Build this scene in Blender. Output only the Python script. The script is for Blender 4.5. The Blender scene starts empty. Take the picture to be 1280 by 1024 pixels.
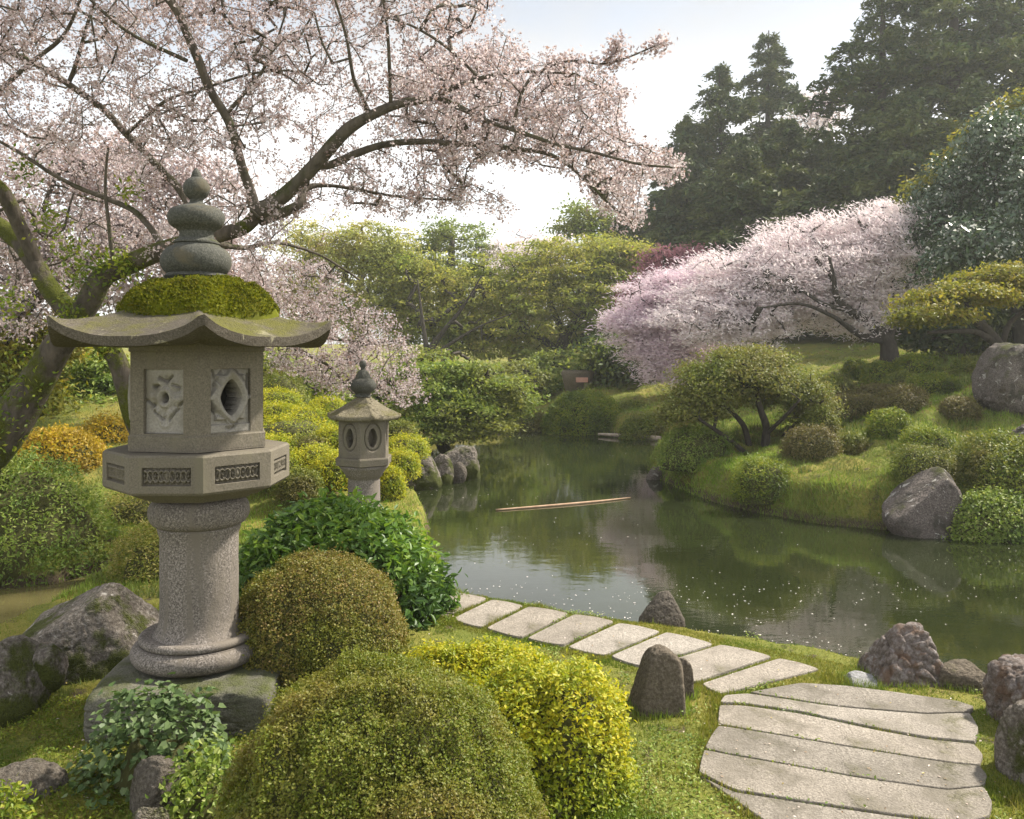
import bpy, bmesh, math
import numpy as np
from mathutils import Vector

# ------------------------------------------------------------------ camera, sky, sun, exposure
F, HY, CZ = 1050.0, 440.0, 2.0          # focal length and horizon row of the 1280x1024 photograph, eye height
S = bpy.context.scene
COL = S.collection
cam_d = bpy.data.cameras.new("camera")
cam = bpy.data.objects.new("camera", cam_d)
COL.objects.link(cam)
cam.location = (0, 0, CZ)
cam.rotation_euler = (math.radians(90), 0, 0)
cam_d.sensor_width = 36
cam_d.lens = F / 1280 * 36
cam_d.shift_y = -(512 - HY) / 1280
cam_d.clip_start = 0.05
cam_d.clip_end = 3000
S.camera = cam

SUN_DIR = Vector((0.72, 0.34, 0.86)).normalized()      # towards the sun: right, a little behind the scene
SUN_EL = math.asin(SUN_DIR.z)
SUN_AZ = math.atan2(SUN_DIR.x, SUN_DIR.y)
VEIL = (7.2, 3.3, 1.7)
W = bpy.data.worlds.new("World")
S.world = W
W.use_nodes = True
wn, wl = W.node_tree.nodes, W.node_tree.links
bg = wn["Background"]
bg.inputs["Strength"].default_value = 0.10
sky = wn.new("ShaderNodeTexSky")
sky.sky_type = 'NISHITA'
sky.sun_disc = False
sky.sun_elevation = SUN_EL
sky.sun_rotation = SUN_AZ
sky.dust_density = 3.0
sky.air_density = 1.2
wtc = wn.new("ShaderNodeTexCoord")
wmap = wn.new("ShaderNodeMapping")
wmap.inputs["Scale"].default_value = (1.0, 1.0, 2.2)
wl.new(wtc.outputs["Generated"], wmap.inputs["Vector"])
wno = wn.new("ShaderNodeTexNoise")
wno.inputs["Scale"].default_value = 2.1
wno.inputs["Detail"].default_value = 7
wno.inputs["Roughness"].default_value = 0.55
wl.new(wmap.outputs["Vector"], wno.inputs["Vector"])
wrp = wn.new("ShaderNodeValToRGB")
wrp.color_ramp.elements[0].position = 0.30
wrp.color_ramp.elements[0].color = (0.30, 0.30, 0.30, 1)
wrp.color_ramp.elements[1].position = 0.56
wrp.color_ramp.elements[1].color = (0.97, 0.97, 0.97, 1)
wl.new(wno.outputs["Fac"], wrp.inputs["Fac"])
wmx = wn.new("ShaderNodeMix")
wmx.data_type = 'RGBA'
wl.new(wrp.outputs["Color"], wmx.inputs["Factor"])
wl.new(sky.outputs["Color"], wmx.inputs["A"])
# thin bright cloud veil: bright low, duller overhead, raised behind camera as added fill
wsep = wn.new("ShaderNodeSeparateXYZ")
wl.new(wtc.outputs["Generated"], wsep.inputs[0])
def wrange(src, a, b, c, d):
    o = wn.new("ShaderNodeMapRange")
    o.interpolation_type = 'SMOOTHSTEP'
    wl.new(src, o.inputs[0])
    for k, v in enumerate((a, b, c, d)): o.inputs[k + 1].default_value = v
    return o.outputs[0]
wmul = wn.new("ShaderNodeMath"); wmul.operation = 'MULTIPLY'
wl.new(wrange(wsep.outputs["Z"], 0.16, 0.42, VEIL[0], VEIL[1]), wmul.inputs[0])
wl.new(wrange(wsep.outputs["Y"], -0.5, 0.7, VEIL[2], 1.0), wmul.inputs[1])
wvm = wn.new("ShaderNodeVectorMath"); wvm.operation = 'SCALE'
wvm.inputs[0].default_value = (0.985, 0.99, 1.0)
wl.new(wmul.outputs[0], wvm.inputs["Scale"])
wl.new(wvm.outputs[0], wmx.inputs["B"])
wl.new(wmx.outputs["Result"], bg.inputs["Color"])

sun_d = bpy.data.lights.new("sun", 'SUN')
sun_d.energy = 5.0
sun_d.angle = math.radians(3.0)
sun_d.color = (1.0, 0.925, 0.80)
sun = bpy.data.objects.new("sun", sun_d)
COL.objects.link(sun)
sun.rotation_euler = SUN_DIR.to_track_quat('Z', 'Y').to_euler()
sun.location = (20, 10, 30)

S.view_settings.view_transform = 'Standard'
S.view_settings.look = 'None'
S.view_settings.gamma = 1
S.view_settings.exposure = 1.1
S.render.engine = 'CYCLES'
cy = S.cycles
cy.use_denoising = True
cy.max_bounces = 7
cy.diffuse_bounces = 3
cy.glossy_bounces = 3
cy.transmission_bounces = 4
cy.volume_bounces = 1
cy.transparent_max_bounces = 8

# ------------------------------------------------------------------ helpers
def P(px, py, Y):
    return np.array([(px - 640) / F * Y, Y, CZ - (py - HY) / F * Y])

def unit(v):
    return v / np.maximum(np.linalg.norm(v, axis=-1, keepdims=True), 1e-9)

def _h(i, j, k, s):
    n = (i.astype(np.int64) * 374761393 + j.astype(np.int64) * 668265263 + k.astype(np.int64) * 1274126177 + s * 974634749) & 0xFFFFFFFF
    n = ((n ^ (n >> 13)) * 1103515245) & 0xFFFFFFFF
    n = ((n ^ (n >> 16)) * 2654435761) & 0xFFFFFFFF
    return (n & 0xFFFFFF) / float(0x7FFFFF) - 1.0

def vnoise(p, s=0):
    p = np.asarray(p, float)
    i = np.floor(p).astype(np.int64)
    f = p - i
    f = f * f * (3 - 2 * f)
    x, y, z = i[..., 0], i[..., 1], i[..., 2]
    r = 0
    for a in (0, 1):
        for b in (0, 1):
            for c in (0, 1):
                w = (f[..., 0] if a else 1 - f[..., 0]) * (f[..., 1] if b else 1 - f[..., 1]) * (f[..., 2] if c else 1 - f[..., 2])
                r = r + w * _h(x + a, y + b, z + c, s)
    return r

def fbm(p, o=4, s=0):
    r, a, t = 0, 1.0, 0
    p = np.asarray(p, float)
    for k in range(o):
        r = r + a * vnoise(p * (2.03 ** k) + 17.3 * k, s + k)
        t += a
        a *= 0.5
    return r / t

def sstep(a, b, x):
    t = np.clip((x - a) / (b - a), 0, 1)
    return t * t * (3 - 2 * t)

LOC = {}

def tag(o, label=None, cat=None, group=None, kind='thing'):
    if label: o['label'] = label
    if cat: o['category'] = cat
    if group: o['group'] = group
    if kind: o['kind'] = kind
    return o

def thing(name, label, cat, loc, group=None):
    o = bpy.data.objects.new(name, None)
    COL.objects.link(o)
    o.location = tuple(float(v) for v in loc)
    o.empty_display_size = 0.1
    LOC[o.name] = np.array(loc, float)
    return tag(o, label, cat, group)

def mk(name, V, Fc, mat, parent=None, smooth=False, origin=None):
    """numpy vertices (world) and faces (array or list of arrays) -> one linked mesh object"""
    V = np.asarray(V, float)
    if not isinstance(Fc, list): Fc = [Fc]
    Fc = [np.asarray(f, np.int32) for f in Fc if len(f)]
    off = np.zeros(3)
    if parent is not None: off = LOC[parent.name]
    if origin is not None: off = np.asarray(origin, float)
    me = bpy.data.meshes.new(name)
    me.vertices.add(len(V))
    me.vertices.foreach_set("co", (V - off).astype(np.float32).ravel())
    nl = sum(f.size for f in Fc)
    npoly = sum(len(f) for f in Fc)
    me.loops.add(nl)
    me.polygons.add(npoly)
    me.loops.foreach_set("vertex_index", np.concatenate([f.ravel() for f in Fc]))
    st, c = [], 0
    for f in Fc:
        st.append(c + np.arange(len(f), dtype=np.int32) * f.shape[1])
        c += f.size
    me.polygons.foreach_set("loop_start", np.concatenate(st).astype(np.int32))
    me.update(calc_edges=True)
    me.polygons.foreach_set("use_smooth", np.full(npoly, bool(smooth)))
    me.materials.append(mat)
    o = bpy.data.objects.new(name, me)
    COL.objects.link(o)
    if parent is not None:
        o.parent = parent
        LOC[o.name] = off
    else:
        o.location = off
        LOC[o.name] = off
    return o

class Acc:
    def __init__(s): s.V, s.F, s.n = [], [], 0
    def add(s, V, Fc):
        if not isinstance(Fc, list): Fc = [Fc]
        for f in Fc: s.F.append(np.asarray(f, np.int64) + s.n)
        s.V.append(V); s.n += len(V)
    def get(s):
        by = {}
        for f in s.F:
            if len(f): by.setdefault(f.shape[1], []).append(f)
        return np.concatenate(s.V), [np.concatenate(v) for v in by.values()]
    def mk(s, name, mat, parent=None, smooth=True, origin=None):
        V, Fc = s.get()
        return mk(name, V, Fc, mat, parent, smooth, origin)

def catmull(pts, n):
    p = np.asarray(pts, float)
    if len(p) < 3:
        t = np.linspace(0, 1, n + 1)[:, None]
        return p[0] * (1 - t) + p[-1] * t
    q = np.vstack([2 * p[0] - p[1], p, 2 * p[-1] - p[-2]])
    out = []
    for i in range(1, len(q) - 2):
        t = np.linspace(0, 1, n, endpoint=False)[:, None]
        a, b, c, d = q[i - 1], q[i], q[i + 1], q[i + 2]
        out.append(0.5 * (2 * b + (c - a) * t + (2 * a - 5 * b + 4 * c - d) * t * t + (3 * b - a - 3 * c + d) * t ** 3))
    out.append(p[-1:])
    return np.vstack(out)

def tube(pts, rad, k=6, lump=0.0, seed=0):
    pts = np.asarray(pts, float)
    n = len(pts)
    rad = np.broadcast_to(np.asarray(rad, float), (n,))
    T = unit(np.gradient(pts, axis=0))
    ref = np.array([0.31, 0.17, 0.93]) if abs(T[0][2]) < 0.9 else np.array([1.0, 0.1, 0])
    A = np.empty((n, 3))
    a = ref
    for i in range(n):
        a = a - T[i] * a.dot(T[i])
        a = a / max(np.linalg.norm(a), 1e-9)
        A[i] = a
    B = np.cross(T, A)
    th = np.linspace(0, 2 * np.pi, k, endpoint=False)
    ring = A[:, None, :] * np.cos(th)[None, :, None] + B[:, None, :] * np.sin(th)[None, :, None]
    V = pts[:, None, :] + ring * rad[:, None, None]
    if lump:
        f = 1 + lump * fbm(V * (1.2 / max(rad.max(), 1e-4)) * 0.5, 3, seed)
        V = pts[:, None, :] + (V - pts[:, None, :]) * f[..., None]
    V = V.reshape(-1, 3)
    i = np.arange(n - 1)[:, None] * k
    j = np.arange(k)[None, :]
    jn = (j + 1) % k
    q = np.stack([i + j, i + jn, i + k + jn, i + k + j], -1).reshape(-1, 4)
    V = np.vstack([V, pts[0], pts[-1]])
    c0, c1 = len(V) - 2, len(V) - 1
    jj = np.arange(k)
    t0 = np.stack([np.full(k, c0), (jj + 1) % k, jj], -1)
    t1 = np.stack([np.full(k, c1), (n - 1) * k + jj, (n - 1) * k + (jj + 1) % k], -1)
    return V, [q, np.vstack([t0, t1])]

def lathe(prof, c, k=64):
    """prof: list of (r, z) bottom to top about the vertical through c"""
    prof = np.asarray(prof, float)
    th = np.linspace(0, 2 * np.pi, k, endpoint=False)
    V = np.stack([c[0] + prof[:, 0:1] * np.cos(th), c[1] + prof[:, 0:1] * np.sin(th), np.repeat(prof[:, 1:2], k, 1)], -1).reshape(-1, 3)
    i = np.arange(len(prof) - 1)[:, None] * k
    j = np.arange(k)[None, :]
    jn = (j + 1) % k
    q = np.stack([i + j, i + jn, i + k + jn, i + k + j], -1).reshape(-1, 4)
    return V, q

def arc(r0, z0, r, a0, a1, n=10, sz=1.0):
    a = np.radians(np.linspace(a0, a1, n))
    return [(r0 + r * math.cos(t), z0 + r * sz * math.sin(t)) for t in a]

def frames(N, rng, dirs=None):
    R = rng.normal(size=N.shape) if dirs is None else dirs
    T = unit(R - N * (R * N).sum(-1, keepdims=True))
    return T, np.cross(N, T)

def leaf_quads(p, N, L, Wd, rng, fold=0.15, dirs=None):
    T, B = frames(N, rng, dirs)
    L = np.broadcast_to(np.asarray(L, float), (len(p),))[:, None]
    Wd = np.broadcast_to(np.asarray(Wd, float), (len(p),))[:, None]
    up = N * (fold * Wd)
    V = np.stack([p - T * L * .5, p - B * Wd * .5 + up, p + T * L * .5, p + B * Wd * .5 + up], 1).reshape(-1, 3)
    return V, np.arange(len(V)).reshape(-1, 4)

def leaf_six(p, N, L, Wd, rng, fold=0.2, droop=0.15, dirs=None, heart=False):
    T, B = frames(N, rng, dirs)
    L = np.broadcast_to(np.asarray(L, float), (len(p),))[:, None]
    Wd = np.broadcast_to(np.asarray(Wd, float), (len(p),))[:, None]
    up = N * (fold * Wd)
    a, b = (0.02, 0.45) if heart else (0.3, 0.68)
    wa, wb = (0.42, 0.46) if heart else (0.5, 0.38)
    V = np.stack([p, p + T * L * a - B * Wd * wa + up, p + T * L * b - B * Wd * wb + up - N * L * droop * .4,
                  p + T * L - N * L * droop, p + T * L * b + B * Wd * wb + up - N * L * droop * .4, p + T * L * a + B * Wd * wa + up], 1).reshape(-1, 3)
    i = np.arange(len(p))[:, None] * 6
    f = np.vstack([i + np.array([[0, 3, 2, 1]]), i + np.array([[0, 5, 4, 3]])])
    return V, f

# ------------------------------------------------------------------ materials
class NT:
    def __init__(s, name):
        s.m = bpy.data.materials.new(name)
        s.m.use_nodes = True
        s.t = s.m.node_tree
        s.b = s.t.nodes["Principled BSDF"]
        s.out = s.t.nodes["Material Output"]
    def n(s, typ, **kw):
        o = s.t.nodes.new("ShaderNode" + typ)
        for k, v in kw.items(): setattr(o, k, v)
        return o
    def l(s, a, b): s.t.links.new(a, b)
    def noise(s, scale, detail=4, rough=0.55, vec=None, dist=0.0):
        o = s.n("TexNoise")
        o.inputs["Scale"].default_value = scale
        o.inputs["Detail"].default_value = detail
        o.inputs["Roughness"].default_value = rough
        o.inputs["Distortion"].default_value = dist
        s.l(vec or s.co, o.inputs["Vector"])
        return o.outputs["Fac"]
    @property
    def co(s):
        if not hasattr(s, '_co'):
            s._co = s.n("TexCoord").outputs["Object"]
        return s._co
    def ramp(s, fac, stops):
        o = s.n("ValToRGB")
        e = o.color_ramp.elements
        while len(e) < len(stops): e.new(0.5)
        for k, (p, c) in enumerate(stops):
            e[k].position = p
            e[k].color = (*c, 1) if len(c) == 3 else c
        s.l(fac, o.inputs["Fac"])
        return o.outputs["Color"]
    def mix(s, fac, a, b, typ='MIX'):
        o = s.n("Mix", data_type='RGBA', blend_type=typ)
        for k, v in (("Factor", fac), ("A", a), ("B", b)):
            if hasattr(v, 'links'): s.l(v, o.inputs[k])
            elif k == "Factor": o.inputs[k].default_value = v
            else: o.inputs[k].default_value = (*v, 1)
        return o.outputs["Result"]
    def math(s, op, a, b=0.0, clamp=False):
        o = s.n("Math", operation=op, use_clamp=clamp)
        for k, v in ((0, a), (1, b)):
            if hasattr(v, 'links'): s.l(v, o.inputs[k])
            else: o.inputs[k].default_value = v
        return o.outputs[0]
    def rng(s, x, a, b):
        o = s.n("MapRange", interpolation_type='SMOOTHSTEP')
        s.l(x, o.inputs[0]); o.inputs[1].default_value = a; o.inputs[2].default_value = b
        return o.outputs[0]
    def nz(s):
        g = s.n("NewGeometry"); x = s.n("SeparateXYZ"); s.l(g.outputs["Normal"], x.inputs[0])
        return x.outputs["Z"]
    def bump(s, h, dist=0.01, strength=0.6):
        o = s.n("Bump")
        o.inputs["Distance"].default_value = dist
        o.inputs["Strength"].default_value = strength
        s.l(h, o.inputs["Height"])
        s.l(o.outputs[0], s.b.inputs["Normal"])
    def base(s, c, rough=0.8, spec=0.3):
        if hasattr(c, 'links'): s.l(c, s.b.inputs["Base Color"])
        else: s.b.inputs["Base Color"].default_value = (*c, 1)
        s.b.inputs["Roughness"].default_value = rough
        s.b.inputs["Specular IOR Level"].default_value = spec

def M_leaf(name, cols, patch=None, pscale=1.5, trans=0.35, rough=0.5, spec=0.35, pamt=(0.4, 0.65), boost=1.3):
    m = NT(name)
    g = m.n("NewGeometry")
    k = len(cols)
    c = m.ramp(g.outputs["Random Per Island"], [(i / max(k - 1, 1), cols[i]) for i in range(k)])
    if patch:
        c2 = m.ramp(g.outputs["Random Per Island"], [(i / max(len(patch) - 1, 1), patch[i]) for i in range(len(patch))])
        c = m.mix(m.rng(m.noise(pscale, 4, 0.6), *pamt), c, c2)
    m.base(c, rough, spec)
    tr = m.n("BsdfTranslucent")
    b = m.n("Mix", data_type='RGBA', blend_type='MULTIPLY')
    b.inputs["Factor"].default_value = 1
    m.l(c, b.inputs["A"]); b.inputs["B"].default_value = (boost * 1.05, boost, boost * .7, 1)
    m.l(b.outputs["Result"], tr.inputs["Color"])
    mx = m.n("MixShader"); mx.inputs[0].default_value = trans
    m.l(m.b.outputs[0], mx.inputs[1]); m.l(tr.outputs[0], mx.inputs[2]); m.l(mx.outputs[0], m.out.inputs["Surface"])
    return m.m

def M_petal(name, cols, trans=0.45):
    m = NT(name)
    g = m.n("NewGeometry")
    k = len(cols)
    c = m.ramp(g.outputs["Random Per Island"], [(i / max(k - 1, 1), cols[i]) for i in range(k)])
    m.base(c, 0.6, 0.2)
    tr = m.n("BsdfTranslucent"); m.l(c, tr.inputs["Color"])
    mx = m.n("MixShader"); mx.inputs[0].default_value = trans
    m.l(m.b.outputs[0], mx.inputs[1]); m.l(tr.outputs[0], mx.inputs[2]); m.l(mx.outputs[0], m.out.inputs["Surface"])
    return m.m

def M_stone(name, dark, mid, light, speck=160, moss=None, mossamt=(0.55, 0.75), bump=0.004, big=3.0, lichen=None, mossup=0.5, stain=None, streak=False, objvar=False):
    m = NT(name)
    f = m.noise(speck, 3, 0.7)
    c = m.ramp(f, [(0.30, dark), (0.5, mid), (0.70, light)])
    b = m.noise(big, 6, 0.62)
    c = m.mix(m.rng(b, 0.35, 0.7), c, m.mix(0.45, c, dark), 'MIX')
    h = m.math('ADD', m.math('MULTIPLY', m.noise(big * 6, 6, 0.65), 1.0), m.math('MULTIPLY', f, 0.25))
    if stain:
        sv = None
        if streak:
            mp = m.n("Mapping"); mp.inputs["Scale"].default_value = (2.2, 2.2, 0.30)
            m.l(m.co, mp.inputs["Vector"]); sv = mp.outputs[0]
        c = m.mix(m.rng(m.noise(big * 1.7, 5, 0.6, vec=sv, dist=0.4), 0.50, 0.66), c, stain)
    if lichen:
        v = m.rng(m.noise(big * 4, 5, 0.7, dist=0.6), 0.60, 0.68)
        c = m.mix(v, c, lichen)
    if moss:
        up = m.math('MULTIPLY', m.nz(), mossup)
        a = m.math('ADD', m.noise(big * 1.3, 6, 0.65), m.math('MULTIPLY', up, 0.35))
        mf = m.rng(a, *mossamt)
        mc = m.ramp(m.noise(90, 3, 0.7), [(0.3, tuple(x * .45 for x in moss)), (0.7, moss)])
        c = m.mix(mf, c, mc)
        h = m.math('ADD', h, m.math('MULTIPLY', mf, m.noise(120, 2, 0.6)))
    if objvar:
        oi = m.n("ObjectInfo")
        c = m.mix(1.0, c, m.ramp(oi.outputs["Random"], [(0, (.80, .79, .77)), (.5, (1, .97, .93)), (1, (1.12, 1.12, 1.12))]), 'MULTIPLY')
    m.base(c, 0.88, 0.25)
    m.bump(h, bump * 8, 0.8)
    return m.m

def M_bark(name, dark, light, moss=None, amt=(0.5, 0.62), scale=14):
    m = NT(name)
    mp = m.n("Mapping"); mp.inputs["Scale"].default_value = (1, 1, 0.35)
    m.l(m.co, mp.inputs["Vector"])
    f = m.noise(scale, 6, 0.65, vec=mp.outputs[0])
    c = m.ramp(f, [(0.3, dark), (0.72, light)])
    h = f
    if moss:
        mf = m.rng(m.math('ADD', m.noise(2.6, 5, 0.6), m.math('MULTIPLY', m.nz(), 0.1)), *amt)
        c = m.mix(mf, c, m.ramp(m.noise(70, 3, 0.7), [(0.3, tuple(x * .4 for x in moss)), (0.7, moss)]))
        h = m.math('ADD', f, m.math('MULTIPLY', mf, m.noise(60, 3, 0.7)))
    m.base(c, 0.9, 0.2)
    m.bump(h, 0.03, 0.8)
    return m.m

def M_plain(name, a, b, scale=6, rough=0.85, bump=0.01):
    m = NT(name)
    f = m.noise(scale, 5, 0.6)
    m.base(m.ramp(f, [(0.3, a), (0.7, b)]), rough, 0.25)
    m.bump(f, bump, 0.5)
    return m.m
#@@SPLIT1
# ------------------------------------------------------------------ ground, pond, stream
WZ = -0.25
def gp(px, py, z=0.0):
    Y = (CZ - z) * F / (py - HY)
    return ((px - 640) / F * Y, Y)

POND = [gp(x, y) for x, y in [(566, 722), (600, 735), (640, 744), (720, 757), (800, 769), (880, 778), (960, 789), (1060, 807), (1180, 836), (1245, 852)]]
POND += [(3.6, 4.75), (5.0, 4.5), (8.0, 4.2), (14, 4.2), (16, 8.0), (12, 9.3)]
POND += [gp(x, y, WZ) for x, y in [(1280, 671), (1195, 668), (1105, 664), (1050, 660), (1000, 654), (960, 646), (920, 638), (885, 628), (860, 618), (835, 609), (815, 600), (802, 590), (800, 580)]]
POND += [(3.1, 18.0), (4.0, 19.5), (4.2, 20.6), (3.6, 21.3), (2.9, 22.2), (1.5, 23.4), (0.2, 23.6), (-1.0, 22.8), (-2.2, 21.2), (-2.9, 18.8), (-2.5, 16.5), (-2.1, 14.6), (-1.5, 13.0), (-1.15, 11.6), (-0.95, 10.2), (-0.75, 9.0), (-0.6, 8.0)]
POND = np.array(POND)
STREAM = np.array([gp(x, y, WZ) for x, y in [(152, 708), (160, 722), (120, 738), (60, 775), (0, 806), (-120, 850), (-500, 900), (-500, 800), (-200, 765), (0, 737), (60, 731), (110, 720)]])

def catclosed(p, n):
    q = np.vstack([p[-1:], p, p[:2]])
    out = []
    for i in range(1, len(q) - 2):
        t = np.linspace(0, 1, n, endpoint=False)[:, None]
        a, b, c, d = q[i - 1], q[i], q[i + 1], q[i + 2]
        out.append(0.5 * (2 * b + (c - a) * t + (2 * a - 5 * b + 4 * c - d) * t * t + (3 * b - a - 3 * c + d) * t ** 3))
    return np.vstack(out)
POND = catclosed(POND, 3)
STREAM = catclosed(STREAM, 2)

def on_ground(px, py, y0=7.0, y1=60.0):
    """depth at which the line of sight through a photograph pixel meets the ground"""
    Ys = np.geomspace(y0, y1, 700)
    zr = CZ - (py - HY) / F * Ys
    zg = ground_z((px - 640) / F * Ys, Ys)
    hit = np.nonzero(zg >= zr)[0]
    return float(Ys[hit[0]]) if len(hit) else y1

def sdist(x, y, poly):
    """signed distance to a closed polygon, negative inside"""
    sh = np.shape(x)
    p = np.stack([np.ravel(x), np.ravel(y)], -1)
    d = np.full(len(p), 1e9)
    ins = np.zeros(len(p), bool)
    for i in range(len(poly)):
        a, b = poly[i], poly[(i + 1) % len(poly)]
        ab = b - a
        t = np.clip(((p - a) @ ab) / max(ab @ ab, 1e-12), 0, 1)
        d = np.minimum(d, np.hypot(*(p - a - t[:, None] * ab).T))
        c = (a[1] > p[:, 1]) != (b[1] > p[:, 1])
        if a[1] != b[1]:
            ins ^= c & (p[:, 0] < (b[0] - a[0]) * (p[:, 1] - a[1]) / (b[1] - a[1]) + a[0])
    return np.where(ins, -d, d).reshape(sh)

def water_sd(x, y):
    return np.minimum(sdist(x, y, POND), sdist(x, y, STREAM))

def ground_z(x, y, sd=None):
    x = np.asarray(x, float); y = np.asarray(y, float)
    if sd is None: sd = water_sd(x, y)
    p = np.stack([x, y, np.zeros_like(x)], -1)
    n1 = fbm(p * 1.1, 3, 5)
    n2 = fbm(p * 5.0, 3, 9)
    right = sstep(8.0, 10.5, y) * sstep(0.8, 2.6, x)
    far = sstep(18, 23, y) * (1 - right)
    left = sstep(8.6, 10.5, y) * (1 - sstep(-1.2, 0.6, x)) * (1 - far)
    z = (0.012 * n2 + 0.02 * n1) * (1 - .75 * sstep(-.6, 0.0, x) * (1 - sstep(7.0, 8.5, y)))
    d = np.clip(sd, 0, 60)
    z = z + right * (0.16 + 0.165 * np.clip(d - 0.7, 0, 11) + 0.05 * np.clip(d - 11.7, 0, 60) + 0.17 * n1 * sstep(0.2, 1.2, d) + 0.09 * n2 * sstep(0.2, 1.0, d) + 0.14 * sstep(.15, .7, d))
    z = z + far * (0.05 + 0.035 * np.clip(d - 0.6, 0, 20) + 0.05 * np.clip(d - 20, 0, 60) + 0.08 * n1)
    z = z + left * (0.16 * np.clip(y - 9.6, 0, 9) * sstep(0.2, 2.2, d) + 0.04 * n1)
    z = z + 0.10 * np.exp(-((x + 1.8) ** 2 + (y - 4.9) ** 2) / 0.8)
    lip = sstep(-0.06, 0.20 + 0.25 * right + 0.1 * far, sd + 0.06 * n2 + 0.10 * n1 * right)
    bed = -0.45 - np.clip(-sd, 0, 1.0) * 0.5
    return bed * (1 - lip) + z * lip

def geo(a, b, n): return np.geomspace(a, b, n)
ys = np.concatenate([-geo(40, 1.2, 22), np.linspace(-1.0, 1.8, 12), geo(2.0, 9.0, 240), geo(9.05, 30, 260)[0:], geo(31, 120, 30)])
xs = np.concatenate([-geo(110, 13, 26), np.linspace(-12.5, -5.2, 60), np.linspace(-5.1, 5.1, 300), np.linspace(5.2, 16, 110), geo(16.6, 110, 26)])
GX, GY = np.meshgrid(xs, ys)
GSD = water_sd(GX, GY)
GZ = ground_z(GX, GY, GSD)
nx, ny = len(xs), len(ys)
ii = np.arange(ny - 1)[:, None] * nx + np.arange(nx - 1)[None, :]
gf = np.stack([ii, ii + 1, ii + nx + 1, ii + nx], -1).reshape(-1, 4)

gm = NT("turf_and_moss")
n_big = gm.noise(0.9, 5, 0.6)
n_mid = gm.noise(5.0, 6, 0.65)
n_fine = gm.noise(70, 4, 0.7)
c_g = gm.ramp(n_fine, [(0.30, (0.060, 0.085, 0.014)), (0.5, (0.120, 0.140, 0.026)), (0.72, (0.20, 0.20, 0.045))])
c_y = gm.ramp(n_fine, [(0.30, (0.11, 0.10, 0.020)), (0.55, (0.20, 0.18, 0.04)), (0.75, (0.27, 0.23, 0.075))])
c_d = gm.ramp(n_fine, [(0.30, (0.035, 0.026, 0.016)), (0.7, (0.11, 0.085, 0.055))])
cc = gm.mix(gm.rng(n_big, 0.40, 0.62), c_g, c_y)
cc = gm.mix(gm.rng(n_mid, 0.54, 0.68), cc, c_d)
gx = gm.n("SeparateXYZ"); gm.l(gm.co, gx.inputs[0])
cc = gm.mix(gm.rng(gm.math('ADD', gx.outputs['Z'], gm.math('MULTIPLY', n_mid, 0.16)), -0.02, -0.12), cc, c_d)
gm.base(cc, 0.95, 0.15)
gm.bump(gm.math('ADD', n_fine, n_mid), 0.02, 0.7)
ground = mk("ground", np.stack([GX, GY, GZ], -1).reshape(-1, 3), gf, gm.m, smooth=True)
tag(ground, "mossy green and yellow turf around the pond, rising to the right", None, None, 'structure')

def M_water(name, deep, rough, bs, tint=None):
    m = NT(name)
    f = m.noise(0.7, 4, 0.55)
    m.base(m.ramp(f, [(0.3, deep), (0.7, tuple(v * 1.5 for v in deep))]), rough, 0.5)
    m.b.inputs["IOR"].default_value = 1.42
    mp = m.n("Mapping"); mp.inputs["Scale"].default_value = (1.0, 1.6, 1)
    m.l(m.co, mp.inputs["Vector"])
    h = m.math('ADD', m.noise(3.0, 3, 0.5, vec=mp.outputs[0]), m.math('MULTIPLY', m.noise(14.0, 3, 0.5, vec=mp.outputs[0]), 0.22))
    m.bump(h, bs, 0.35)
    return m.m

def flat_sheet(name, poly, z, mat, grow, label):
    c = poly.mean(0)
    d = poly - c
    q = c + d * (1 + grow / np.linalg.norm(d, axis=1, keepdims=True))
    V = np.column_stack([q, np.full(len(q), z)])
    o = mk(name, V, np.arange(len(q))[None, :], mat)
    return tag(o, label, None, None, 'structure')
pond = flat_sheet("pond_water", np.array([(-3.3, 3.6), (18.0, 3.6), (18.0, 26.0), (-3.3, 26.0)]), WZ, M_water("pond_surface", (0.013, 0.017, 0.006), 0.015, 0.004), 0.0, "still dark green pond scattered with petals")
stream = flat_sheet("stream_water", STREAM, WZ, M_water("stream_surface", (0.085, 0.075, 0.030), 0.06, 0.012), 0.0, "shallow brown green stream behind the boulder")

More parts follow.
